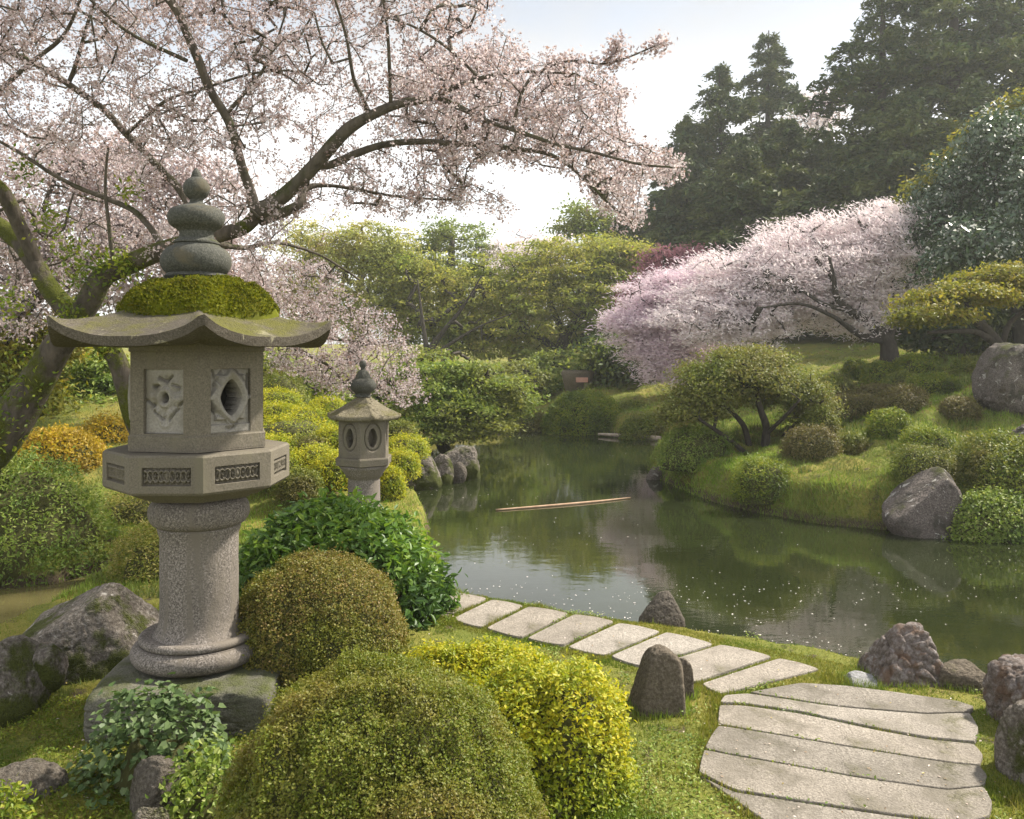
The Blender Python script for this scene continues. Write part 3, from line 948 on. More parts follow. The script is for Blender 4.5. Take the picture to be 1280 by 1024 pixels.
mk("finial", V, Fc, st_fin, L1, True).data.set_sharp_from_angle(angle=math.radians(40))

# --- small lantern farther back
Y2 = 9.0
K2 = Y2 / F
C2 = np.array([(455 - 640) * K2, Y2])
def z2(py): return CZ - (py - HY) * K2
L2 = thing("stone_lantern", "small stone lantern with a mossy six-sided roof and round bulb finial behind the glossy bush", "stone lantern", (C2[0], C2[1], 0.0), "stone lanterns of the garden")
g0 = float(ground_z(C2[0], C2[1])) - .05
V, Fc = lathe([(0, g0), (.26, g0), (.27, g0 + .1), (.22, g0 + .14), (.175, g0 + .2), (.170, z2(600)), (.165, z2(597)), (.185, z2(596)), (.20, z2(592)), (.245, z2(585)), (.27, z2(581)), (0, z2(580.5))], C2, 48)
mk("column", V, Fc, st_col, L2, True)
FACE2 = math.degrees(math.atan2(-C2[1], -C2[0]))
ph2 = FACE2 - 8
a2 = Acc(); a2.add(*prism_ring(C2, ph2, 6, [(.245, z2(582)), (.315, z2(579.5)), (.318, z2(572)), (.31, z2(570))]))
a2.mk("platform", st_box, L2, False)
fb = Acc()
def oval_depth(u, v):
    q = np.abs(u / .62) ** 2 + np.abs((v - .02) / .66) ** 2.2
    q2 = np.abs(u / .34) ** 1.6 + np.abs((v + .02) / .46) ** 1.6
    d = .006 * sstep(1.15, 1.0, np.abs(q)) + .015 * np.exp(-((q - 1.05) / .13) ** 2)
    return np.where(np.maximum(np.abs(u), np.abs(v)) > .96, 0, d + .10 * sstep(1.05, .95, q2))
for i in range(6):
    fb.add(*facet(C2, ph2, 6, i, .285, z2(570) + .002, z2(520), (0, 1), (0, 1), oval_depth, 61, 71))
fb.mk("fire_box", st_box, L2, False)
zt, ze = z2(494), z2(519)
top = [(t, ze + (zt - ze) * (1 - (t - .1) / .9) ** 1.12, max(0, (t - .6) / .4) ** 2) for t in np.linspace(.1, 1, 16)]
V, Fc = roof_surface(C2, FACE2 + 14, top + [(1.0, ze - .03, 1), (.96, ze - .045, .8), (.6, ze - .035, 0), (.2, ze - .03, 0)], .405, .012, ze, ridge=.008)
rf2 = mk("roof", V, Fc, M_stone("mossy_roof_stone", (0.09, 0.08, 0.05), (0.16, 0.14, 0.095), (0.24, 0.215, 0.155), speck=60, bump=0.003, big=3.5, moss=(0.16, 0.15, 0.035), mossamt=(0.62, 0.86)), L2, True)
k2 = lambda w: w * K2
prof = [(.02, z2(496)), (k2(10.5), z2(496)), (k2(9), z2(493)), (k2(9.5), z2(491.5))] + arc(k2(6), z2(482), k2(10.5), -65, 70, 10, .9) + [(k2(9), z2(471)), (k2(8.6), z2(469)), (k2(6.5), z2(465)), (k2(3), z2(462.5)), (k2(2.8), z2(461))] + arc(0, z2(455.5), k2(4.6), -50, 90, 8, 1.15)
V, Fc = lathe(prof, C2 + np.array([-.012, 0]), 40)
mk("finial", V, Fc, st_fin, L2, True).data.set_sharp_from_angle(angle=math.radians(40))

# ------------------------------------------------------------------ rocks
rk_grey = M_stone("boulder_grey", (0.060, 0.050, 0.040), (0.135, 0.116, 0.097), (0.27, 0.245, 0.215), speck=45, bump=0.008, big=2.4, moss=(0.085, 0.10, 0.015), mossamt=(0.43, 0.55), lichen=(0.38, 0.355, 0.32), mossup=-.1)
rk_brown = M_stone("boulder_brown", (0.060, 0.048, 0.034), (0.112, 0.092, 0.068), (0.184, 0.156, 0.120), speck=60, bump=0.006, big=3.2, moss=(0.10, 0.10, 0.02), mossamt=(0.66, 0.92))
rk_dark = M_stone("boulder_dark", (0.05, 0.042, 0.033), (0.10, 0.085, 0.068), (0.18, 0.16, 0.135), speck=60, bump=0.008, big=4.0, moss=(0.08, 0.09, 0.015), mossamt=(0.72, 0.95))
rk_pink = M_stone("boulder_pinkish", (0.05, 0.041, 0.035), (0.115, 0.096, 0.085), (0.23, 0.20, 0.18), speck=60, bump=0.008, big=2.0, stain=(0.045, 0.040, 0.032), lichen=(0.40, 0.38, 0.35), moss=(0.09, 0.10, 0.02), mossamt=(0.62, 0.80))
rk_cob = M_stone("cobbled_stone", (0.07, 0.055, 0.045), (0.17, 0.14, 0.125), (0.33, 0.30, 0.29), speck=30, bump=0.006, big=6.0, stain=(0.13, 0.085, 0.06), moss=(0.09, 0.10, 0.02), mossamt=(0.80, 1.0))
rk_slate = M_stone("slate_stone", (0.16, 0.16, 0.16), (0.25, 0.25, 0.25), (0.33, 0.33, 0.34), speck=80, bump=0.003, big=5)

RINGS = []
def rock(label, x0, x1, yt, yb, Y, depth, seed, mat, name="boulder", cat="boulder", sink=.14, group=None, **kw):
    a, b = P(x0, yb, Y), P(x1, yt, Y)
    w, h = b[0] - a[0], b[2] - a[2]
    V, Fc = stone_verts((a[0], Y - w * depth * .5, a[2] - h * sink - .03), (b[0], Y + w * depth * .5, b[2]), seed, **kw)
    zg = V[np.abs(V[:, 2] - a[2]) < .12 * h + .02]
    if len(zg) > 20: RINGS.append(zg)
    o = mk(name, V, Fc, mat, None, True, origin=((a[0] + b[0]) / 2, Y, a[2]))
    return tag(o, label, cat, group)

pyr = [(-.93, -.1, .34, .50), (-.6, -.2, .8, .70), (.98, -.1, .10, .55), (.5, 0, .8, .74), (0, -.95, .25, .52), (0, .9, .3, .55), (-.1, 0, 1, .80), (0, 0, -1, .5)]
rock("upright brown mossy stone standing in the grass beside the path bend", 784, 860, 808, 892, 4.72, .75, 21, rk_brown, "standing_stone", "stone", planes=pyr, sharp=12, rough=.06)
rock("narrow brown stone leaning on the back of the upright mossy stone", 838, 869, 822, 884, 4.90, .9, 22, rk_brown, "standing_stone", "stone", planes=pyr, sharp=12)
rock("small dark brown rock on the grassy pond edge above the path", 798, 856, 741, 775, 6.35, .8, 23, rk_dark, planes=[(-.6, 0, .7, .5), (.8, 0, .5, .72), (0, -.8, .6, .6), (0, 0, 1, .75), (0, 0, -1, .5)], sharp=10)
rock("knobbly cobbled rock at the pond edge by the path bend", 1072, 1177, 777, 852, 5.2, .8, 24, rk_cob, cobble=.13, level=6, planes=[(-.85, 0, .55, .5), (.95, 0, .3, .72), (0, -.85, .5, .62), (0, .8, .5, .6), (0, 0, 1, .84), (0, 0, -1, .5)], sharp=10, rough=.05)
rock("flat blue grey slate lying at the foot of the cobbled rock", 1053, 1096, 842, 853, 5.08, 1.1, 25, rk_slate, "flat_stone", "stone", sink=.5)
rock("low brown rock at the water right of the cobbled rock", 1172, 1242, 829, 876, 5.05, .8, 26, rk_brown, sink=.3)
rock("square dark boulder with a pale stone set in it beside the path end", 1237, 1330, 825, 912, 4.6, .9, 27, rk_cob, cobble=.10, level=6, planes=[(-1, -.1, .1, .8), (0, -1, .15, .7), (.0, .0, 1, .72), (-.6, -.2, .8, .85), (1, 0, 0, .8)], sharp=16)
rock("grey boulder cut by the right edge beside the last path slabs", 1256, 1370, 880, 1010, 3.95, .9, 28, rk_grey, planes=[(-.95, -.2, .3, .72), (0, -1, .2, .7), (.0, .0, 1, .75), (1, 0, 0, .8)], sharp=14)
rock("big sloping grey boulder left of the tall lantern base", 22, 203, 733, 856, 5.25, .75, 29, rk_grey, planes=[(-.52, -.25, .80, .50), (.75, -.2, .62, .62), (.1, -.95, .35, .55), (-.95, 0, .1, .92), (.98, 0, .0, .92), (0, 0, 1, .80), (0, .9, .4, .6)], sharp=16, rough=.07, level=6)
rock("small grey stone tucked under the big sloping boulder", 28, 82, 806, 848, 4.72, .9, 30, rk_grey, name="stone", cat="stone", sink=.3)
rock("mossy boulder with a white patch cut by the left edge", -70, 54, 800, 905, 4.6, .9, 31, rk_grey, planes=[(.75, -.3, .6, .62), (0, -1, .2, .7), (-.5, 0, .9, .7), (.95, 0, .1, .85)], sharp=12, level=6)
rock("dark rock half hidden under the ivy leaves", 158, 224, 946, 1016, 3.62, .9, 32, rk_dark, planes=None, nplanes=8)
rock("rounded grey stone at the bottom edge below the ivy", 165, 212, 1004, 1060, 3.35, .9, 33, rk_grey, name="stone", cat="stone", nplanes=7)
rock("flat grey rock sunk in the moss in the bottom left corner", -60, 84, 962, 1006, 3.75, 1.2, 34, rk_dark, name="flat_rock", sink=1.2, nplanes=7, level=6)
rock("rounded grey boulder in the water nearest the small lantern", 492, 553, 567, 610, 14.0, .9, 35, rk_grey, planes=[(-.6, -.2, .7, .62), (.85, 0, .4, .72), (0, -.8, .5, .7), (0, 0, 1, .85)], sharp=8, level=5, sink=.3)
rock("narrow boulder between the two rounded shore boulders", 536, 568, 568, 606, 14.4, .9, 36, rk_grey, nplanes=8, sharp=8, sink=.3)
rock("low wet boulder beside the mossy topped shore boulder", 560, 584, 578, 600, 14.5, .9, 39, rk_dark, nplanes=8, sharp=8, sink=.3)
rock("mossy topped boulder at the outer end of the shore rocks", 548, 601, 557, 600, 15.0, .9, 37, rk_grey, planes=[(-.3, 0, .9, .75), (.95, 0, .25, .75), (0, -.8, .5, .7), (0, 0, 1, .8)], sharp=8, sink=.3)
rock("big leaning pinkish grey boulder at the water below the right slope", 1103, 1198, 585, 672, 10.45, .7, 38, rk_pink, planes=[(-.60, -.15, .78, .36), (.97, -.1, .02, .62), (0, -.95, .25, .5), (.1, 0, 1, .92), (-.98, 0, .0, .95), (.6, -.3, .7, .72)], sharp=22, level=6, rough=.05)
rock("big grey rock with a pale patch on the slope under the umbrella tree", 1219, 1350, 428, 516, 14.6, .7, 40, rk_pink, planes=[(-.9, -.1, .25, .8), (0, -1, .1, .6), (.2, 0, 1, .68), (-.5, -.2, .85, .86), (.9, 0, 0, .9)], sharp=16, level=6)
rock("grey rock at the right edge halfway up the slope", 1260, 1330, 528, 568, 12.4, .8, 41, rk_pink, nplanes=9)
rock("small pale stone at the water on the tip of the right bank", 806, 834, 582, 609, 14.9, .9, 42, rk_pink, name="stone", cat="stone", nplanes=8, sink=.3)
rock("reddish stone in the turf beside the pale shore stone", 838, 858, 572, 600, 15.0, .9, 43, rk_brown, name="stone", cat="stone", nplanes=8, sink=.3)
#@@SPLIT3
# ------------------------------------------------------------------ shrubs
core_shade = M_bark("shrub_core_shade", (0.040, 0.042, 0.014), (0.085, 0.085, 0.028), None)

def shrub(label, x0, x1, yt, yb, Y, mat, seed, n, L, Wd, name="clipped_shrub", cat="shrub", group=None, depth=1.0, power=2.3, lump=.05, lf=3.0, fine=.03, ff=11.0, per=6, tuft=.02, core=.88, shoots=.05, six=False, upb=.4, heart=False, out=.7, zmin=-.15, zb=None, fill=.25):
    a, b = P(x0, yb, Y), P(x1, yt, Y)
    c = np.array([(a[0] + b[0]) / 2, Y, a[2] if zb is None else zb])
    r = np.array([(b[0] - a[0]) / 2, (b[0] - a[0]) / 2 * depth, b[2] - c[2]])
    root = thing(name, label, cat, c, group)
    rg = np.random.default_rng(seed)
    def surf(D, inset=0.0):
        s = (np.abs(D) ** power).sum(1) ** (-1 / power)
        q = D * s[:, None]
        p = c + q * r
        k = 1 + lump * fbm(p * lf, 3, seed) * 1.6 + fine * fbm(p * ff, 2, seed + 9) * 1.5 - inset
        nn = unit(np.sign(q) * np.abs(q) ** (power - 1) / r)
        return c + q * r * k[:, None], nn
    D = rg.normal(size=(int(n * 1.9), 3))
    D = unit(D)
    D = D[(D[:, 2] > zmin)][:n]
    ins = np.where(rg.random(len(D)) < fill, rg.uniform(0, .16, len(D)), rg.uniform(-.01, .02, len(D)))
    sh = rg.random(len(D)) < shoots
    ins = np.where(sh, -rg.uniform(.01, .07, len(D)), ins)
    p, nn = surf(D, ins)
    p = np.repeat(p, per, 0); nn = np.repeat(nn, per, 0)
    p = p + rg.normal(size=p.shape) * tuft + nn * rg.uniform(-.3, .8, len(p))[:, None] * tuft
    dirs = unit(nn * out + rg.normal(size=p.shape) * .6 + np.array([0, 0, upb * .5]))
    Nn = unit(rg.normal(size=p.shape) * .6 + nn * .5 + np.array([0, 0, upb]))
    LL = L * rg.uniform(.65, 1.3, len(p))
    if six: V, f = leaf_six(p, Nn, LL, Wd * LL / L, rg, dirs=dirs, heart=heart)
    else: V, f = leaf_quads(p, Nn, LL, Wd * LL / L, rg, dirs=dirs)
    mk("foliage", V, f, mat, root)
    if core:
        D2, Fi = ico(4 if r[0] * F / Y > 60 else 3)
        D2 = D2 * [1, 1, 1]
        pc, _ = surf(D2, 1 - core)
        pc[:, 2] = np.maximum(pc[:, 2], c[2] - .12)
        mk("twigs_or_shade_core", pc, Fi, core_shade, root, True)  # solid inner shell: shade between the leaves put into its dark colour
    return root

az_front = M_leaf("azalea_leaves", [(0.105, 0.14, 0.014), (0.135, 0.17, 0.017), (0.165, 0.19, 0.022), (0.19, 0.175, 0.032)], [(0.16, 0.16, 0.024), (0.185, 0.17, 0.032), (0.215, 0.165, 0.045), (0.14, 0.155, 0.02)], 2.6, 0.35, 0.5, 0.3, pamt=(0.44, 0.6))
az_back = M_leaf("azalea_leaves_bronze", [(0.10, 0.115, 0.016), (0.155, 0.15, 0.026), (0.21, 0.18, 0.036), (0.225, 0.15, 0.055)], [(0.09, 0.12, 0.012), (0.15, 0.16, 0.018), (0.20, 0.19, 0.026)], 2.6, 0.3, 0.5, 0.3, pamt=(0.46, 0.62))
yel = M_leaf("golden_leaves", [(0.21, 0.26, 0.012), (0.32, 0.34, 0.014), (0.42, 0.40, 0.02), (0.50, 0.43, 0.028)], [(0.12, 0.18, 0.014), (0.20, 0.26, 0.018), (0.30, 0.32, 0.022)], 3.0, 0.4, 0.5, 0.3)
glossy = M_leaf("glossy_leaves", [(0.055, 0.125, 0.016), (0.085, 0.175, 0.020), (0.13, 0.23, 0.026), (0.19, 0.28, 0.034)], [(0.04, 0.09, 0.018), (0.06, 0.12, 0.024)], 2.0, 0.35, 0.42, 0.4)
ivy_m = M_leaf("ivy_leaves", [(0.05, 0.088, 0.026), (0.072, 0.12, 0.036), (0.10, 0.15, 0.052), (0.135, 0.18, 0.075)], None, 2.0, 0.25, 0.5, 0.3)
grn = M_leaf("fresh_green_leaves", [(0.11, 0.17, 0.022), (0.165, 0.24, 0.03), (0.24, 0.31, 0.05), (0.32, 0.34, 0.12)], [(0.08, 0.14, 0.024), (0.14, 0.21, 0.036)], 2.0, 0.35, 0.5, 0.3)
cover = M_leaf("ground_cover_leaves", [(0.10, 0.14, 0.02), (0.17, 0.19, 0.03), (0.24, 0.23, 0.05), (0.30, 0.25, 0.09)], None, 2.0, 0.35, 0.5, 0.25)
orange = M_leaf("amber_leaves", [(0.26, 0.22, 0.014), (0.38, 0.29, 0.016), (0.46, 0.33, 0.02), (0.40, 0.24, 0.04)], [(0.20, 0.15, 0.03), (0.28, 0.19, 0.04), (0.17, 0.16, 0.03)], 1.2, 0.4, 0.5, 0.25)
olive = M_leaf("olive_shrub_leaves", [(0.07, 0.11, 0.014), (0.11, 0.155, 0.02), (0.17, 0.20, 0.028), (0.23, 0.24, 0.036)], [(0.12, 0.11, 0.034), (0.17, 0.15, 0.045)], 1.2, 0.3, 0.5, 0.25)
lime = M_leaf("lime_shrub_leaves", [(0.09, 0.15, 0.012), (0.15, 0.21, 0.018), (0.22, 0.26, 0.022), (0.28, 0.28, 0.035)], [(0.06, 0.10, 0.012), (0.10, 0.14, 0.02)], 1.6, 0.35, 0.5, 0.25)
brown = M_leaf("bronze_shrub_leaves", [(0.08, 0.07, 0.028), (0.12, 0.10, 0.038), (0.13, 0.13, 0.03), (0.18, 0.14, 0.06)], None, 1.5, 0.3, 0.5, 0.25)

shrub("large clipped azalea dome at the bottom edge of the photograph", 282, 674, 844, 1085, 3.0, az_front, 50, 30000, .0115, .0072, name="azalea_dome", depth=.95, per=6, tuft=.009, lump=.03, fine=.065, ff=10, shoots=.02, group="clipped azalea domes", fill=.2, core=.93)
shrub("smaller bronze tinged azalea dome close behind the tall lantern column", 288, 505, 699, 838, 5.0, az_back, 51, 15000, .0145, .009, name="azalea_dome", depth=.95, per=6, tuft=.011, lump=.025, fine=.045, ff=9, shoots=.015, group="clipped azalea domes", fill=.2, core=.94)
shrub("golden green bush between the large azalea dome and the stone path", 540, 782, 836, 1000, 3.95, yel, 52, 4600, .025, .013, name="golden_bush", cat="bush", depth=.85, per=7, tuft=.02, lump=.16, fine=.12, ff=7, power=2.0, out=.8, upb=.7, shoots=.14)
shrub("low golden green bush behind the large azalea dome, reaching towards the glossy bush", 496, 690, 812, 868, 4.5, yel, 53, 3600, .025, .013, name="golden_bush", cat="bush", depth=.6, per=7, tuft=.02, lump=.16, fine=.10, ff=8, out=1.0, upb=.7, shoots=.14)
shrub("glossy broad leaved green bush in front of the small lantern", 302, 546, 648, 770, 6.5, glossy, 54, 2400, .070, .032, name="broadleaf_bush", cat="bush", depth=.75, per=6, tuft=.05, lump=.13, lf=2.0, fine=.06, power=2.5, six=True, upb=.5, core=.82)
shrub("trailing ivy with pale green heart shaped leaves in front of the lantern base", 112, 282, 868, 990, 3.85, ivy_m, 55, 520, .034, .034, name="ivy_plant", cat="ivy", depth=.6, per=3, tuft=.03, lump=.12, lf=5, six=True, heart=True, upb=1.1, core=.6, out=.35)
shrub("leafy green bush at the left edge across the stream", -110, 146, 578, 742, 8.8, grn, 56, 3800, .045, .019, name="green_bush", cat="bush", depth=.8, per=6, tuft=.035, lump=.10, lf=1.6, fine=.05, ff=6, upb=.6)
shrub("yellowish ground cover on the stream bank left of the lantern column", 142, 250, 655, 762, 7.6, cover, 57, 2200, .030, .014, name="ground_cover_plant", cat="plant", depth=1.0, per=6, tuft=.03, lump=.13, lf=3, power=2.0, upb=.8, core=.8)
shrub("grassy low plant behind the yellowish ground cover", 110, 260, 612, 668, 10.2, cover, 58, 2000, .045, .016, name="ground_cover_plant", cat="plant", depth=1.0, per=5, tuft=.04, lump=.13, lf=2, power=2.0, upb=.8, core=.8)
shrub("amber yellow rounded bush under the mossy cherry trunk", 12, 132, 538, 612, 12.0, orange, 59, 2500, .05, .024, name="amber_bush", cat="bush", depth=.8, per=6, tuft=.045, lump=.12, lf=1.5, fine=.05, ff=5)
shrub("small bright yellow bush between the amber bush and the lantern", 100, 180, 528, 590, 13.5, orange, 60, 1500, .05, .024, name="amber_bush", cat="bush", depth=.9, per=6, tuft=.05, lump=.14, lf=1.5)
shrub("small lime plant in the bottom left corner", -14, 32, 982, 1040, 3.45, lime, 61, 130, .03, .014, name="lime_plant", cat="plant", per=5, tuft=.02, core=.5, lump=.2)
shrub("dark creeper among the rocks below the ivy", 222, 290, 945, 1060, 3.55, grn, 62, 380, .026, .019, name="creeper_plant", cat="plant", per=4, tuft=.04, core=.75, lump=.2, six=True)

# layered yellow green pads behind the small lantern
pads = [(322, 378, 463, 490, 14.2, olive), (318, 368, 488, 504, 13.6, yel), (318, 372, 505, 526, 13.0, yel), (318, 408, 520, 549, 12.4, yel),
        (388, 428, 498, 517, 13.4, yel), (352, 410, 511, 530, 13.0, yel), (362, 408, 546, 560, 11.8, olive), (398, 440, 535, 552, 12.0, yel),
        (320, 368, 546, 562, 11.6, yel), (362, 424, 559, 586, 11.2, yel), (392, 442, 567, 596, 10.8, yel), (352, 394, 589, 612, 10.3, olive), (484, 530, 546, 565, 13.2, yel), (484, 518, 564, 587, 12.4, yel),
        (484, 516, 528, 552, 13.8, olive), (474, 498, 585, 612, 11.4, yel), (318, 372, 566, 592, 10.9, yel), (420, 480, 500, 560, 13.6, olive)]
plab = ["olive pad shrub topmost beside the tall lantern fire box", "thin golden pad just below the olive pad by the fire box", "golden pad third down beside the fire box", "wide golden pad at the middle of the layered shrubs between the lanterns",
        "golden pad left of the small lantern roof", "golden pad filling the gap below the small lantern roof edge", "thin olive pad under the wide golden pad", "golden pad touching the small lantern fire box on its left",
        "thin golden pad just above the tall lantern platform corner", "bright golden pad right of the tall lantern platform", "golden pad left of the small lantern bowl", "low olive pad right under the tall lantern platform corner", "golden pad right of the small lantern fire box above the shore boulders", "golden pad right of the small lantern above the nearest shore boulder",
        "olive pad right of the small lantern under its eave", "low golden pad right of the small lantern column", "golden pad behind the tall lantern platform corner", "dark olive shrub hidden behind the small lantern"]
for k, (q, lb) in enumerate(zip(pads, plab)):
    x0, x1, yt, yb, Yp, m = q
    gz = float(ground_z((x0 + x1) / 2 / F * Yp - 640 / F * Yp, Yp))
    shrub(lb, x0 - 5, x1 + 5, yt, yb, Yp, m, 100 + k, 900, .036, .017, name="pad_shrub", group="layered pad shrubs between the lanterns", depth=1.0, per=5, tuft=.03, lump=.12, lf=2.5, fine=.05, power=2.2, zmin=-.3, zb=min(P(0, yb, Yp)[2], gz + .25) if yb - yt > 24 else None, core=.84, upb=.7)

# clipped shrubs on the right slope and shore
hill = [(1020, 1068, 473, 500, 17.5, olive, "dark flat clipped shrub right beside the round canopy tree"), (1056, 1086, 453, 474, 20.0, lime, "small bright clipped shrub at the top left of the slope"),
        (1080, 1124, 456, 484, 18.8, lime, "clipped shrub with a bright flat top at the centre of the upper slope"), (1120, 1170, 446, 482, 19.0, lime, "tallest flat topped clipped shrub on the upper slope under the cherry trunk"),
        (1108, 1152, 466, 488, 17.8, olive, "low olive mound in front of the tallest flat topped shrub"), (1138, 1194, 469, 498, 17.0, lime, "wedge shaped clipped hedge on the open grass of the upper slope"),
        (1034, 1108, 497, 519, 16.3, brown, "long low brown clipped hedge across the slope"), (1100, 1154, 487, 521, 15.9, brown, "dark brown rounded shrub at the right end of the low brown hedge"),
        (1075, 1130, 484, 500, 17.0, brown, "brown green mound above the low brown hedge"), (1091, 1134, 514, 546, 14.6, lime, "two tiered clipped shrub alone in the middle of the slope"),
        (1134, 1184, 541, 572, 13.2, lime, "flat topped clipped shrub stepping up behind the leaning boulder"), (1119, 1184, 559, 606, 12.4, olive, "dark clipped shrub just above the leaning boulder"),
        (985, 1044, 540, 575, 15.2, brown, "brown leafless looking shrub behind the round canopy tree trunk"), (1000, 1046, 512, 548, 16.2, olive, "dark rounded shrub behind the right side of the canopy tree"),
        (920, 984, 581, 618, 12.6, lime, "rounded lime topped shrub at the water below the canopy tree"), (826, 908, 537, 578, 15.3, grn, "bright feathery shrub on the tip of the right bank"),
        (1058, 1090, 505, 522, 15.5, olive, "small dark tuft shrub in the grass below the long brown hedge"), (1000, 1032, 490, 508, 16, lime, "small lime shrub poking out beside the canopy tree crown"),
        (1178, 1216, 500, 520, 15, brown, "small bronze shrub left of the rock with the pale patch"), (1195, 1240, 452, 470, 18, olive, "low olive hedge at the top of the slope under the maple"),
        (1050, 1082, 548, 566, 14, olive, "low grassy mound in the middle of the slope")]
for k, (x0, x1, yt, yb, Yp, m, lb) in enumerate(hill):
    Yp = on_ground((x0 + x1) / 2, yb - (yb - yt) * .12, 9.0)
    Xc = ((x0 + x1) / 2 - 640) / F * Yp
    gz = float(ground_z(Xc, Yp)) - .05
    zt = P(0, yt, Yp)[2]
    gz = min(gz, zt - .2)
    flat = m is lime and k in (2, 3, 5, 10)
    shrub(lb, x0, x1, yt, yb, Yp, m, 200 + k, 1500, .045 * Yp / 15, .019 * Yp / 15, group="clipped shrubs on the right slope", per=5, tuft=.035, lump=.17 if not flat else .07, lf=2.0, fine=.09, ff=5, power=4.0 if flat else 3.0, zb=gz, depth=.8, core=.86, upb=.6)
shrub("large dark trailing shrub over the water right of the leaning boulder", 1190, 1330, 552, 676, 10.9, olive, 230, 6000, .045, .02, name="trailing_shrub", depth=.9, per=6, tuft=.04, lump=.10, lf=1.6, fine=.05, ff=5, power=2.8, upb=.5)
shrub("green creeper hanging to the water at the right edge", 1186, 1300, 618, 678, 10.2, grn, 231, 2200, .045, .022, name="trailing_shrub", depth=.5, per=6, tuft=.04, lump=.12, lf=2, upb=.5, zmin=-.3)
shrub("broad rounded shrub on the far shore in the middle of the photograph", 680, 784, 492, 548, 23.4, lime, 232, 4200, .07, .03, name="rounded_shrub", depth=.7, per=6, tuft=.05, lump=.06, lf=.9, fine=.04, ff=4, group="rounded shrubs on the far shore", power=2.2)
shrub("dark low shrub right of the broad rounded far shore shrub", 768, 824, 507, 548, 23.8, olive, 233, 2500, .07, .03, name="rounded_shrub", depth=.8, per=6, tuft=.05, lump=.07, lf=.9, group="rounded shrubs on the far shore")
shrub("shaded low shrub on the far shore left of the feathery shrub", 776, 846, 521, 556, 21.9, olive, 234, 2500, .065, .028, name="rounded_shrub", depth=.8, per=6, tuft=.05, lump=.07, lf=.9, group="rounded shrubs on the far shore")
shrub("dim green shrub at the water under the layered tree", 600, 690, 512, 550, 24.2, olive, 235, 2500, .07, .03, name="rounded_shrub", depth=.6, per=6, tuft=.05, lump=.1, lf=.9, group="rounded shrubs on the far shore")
#@@SPLIT4
# ------------------------------------------------------------------ trees
def grow(nodes, att, step, rng, jit=.12, sag=0.0):
    """join every attractor to the nearest wood; returns chains of points and radii counts"""
    N0 = len(nodes)
    cap = N0 + len(att) * 40 + 10
    pos = np.empty((cap, 3)); pos[:N0] = nodes
    par = np.full(cap, -1)
    n = N0
    d0 = np.array([np.min(((nodes - a) ** 2).sum(1)) for a in att])
    chains = []
    for a in att[np.argsort(d0)]:
        dd = ((pos[:n] - a) ** 2).sum(1)
        k = int(np.argmin(dd))
        d = math.sqrt(dd[k])
        if d < step * .5: continue
        m = min(39, max(1, int(d / step)))
        t = np.linspace(0, 1, m + 1)[1:, None]
        pts = pos[k] * (1 - t) + a * t
        pts[:, 2] += (np.sin(t[:, 0] * np.pi) * d * (.10 - sag))
        if m > 1: pts[:-1] += rng.normal(size=(m - 1, 3)) * jit * step
        ids = [k]
        for q in pts:
            pos[n] = q; par[n] = ids[-1]; ids.append(n); n += 1
        chains.append(ids)
    cnt = np.zeros(n)
    for ids in chains: cnt[ids[-1]] += 1
    for i in range(n - 1, -1, -1):
        if par[i] >= 0: cnt[par[i]] += cnt[i]
    return pos[:n], chains, cnt

bark_dark = M_bark("dark_bark", (0.022, 0.018, 0.014), (0.065, 0.055, 0.045), None)
bark_moss = M_bark("mossy_cherry_bark", (0.035, 0.029, 0.022), (0.12, 0.10, 0.08), (0.095, 0.108, 0.012), (0.42, 0.54))
bark_limb = M_bark("cherry_limb_bark", (0.050, 0.043, 0.035), (0.145, 0.125, 0.10), (0.08, 0.09, 0.03), (0.54, 0.70))

def ppath(pts, n=7):
    """(px, py, Y, width px) polyline -> smooth world points and radii"""
    w = np.array([np.append(P(a, b, Y), w_ / 2 / F * Y) for a, b, Y, w_ in pts])
    q = catmull(w, n)
    return q[:, :3], np.maximum(q[:, 3], .002)

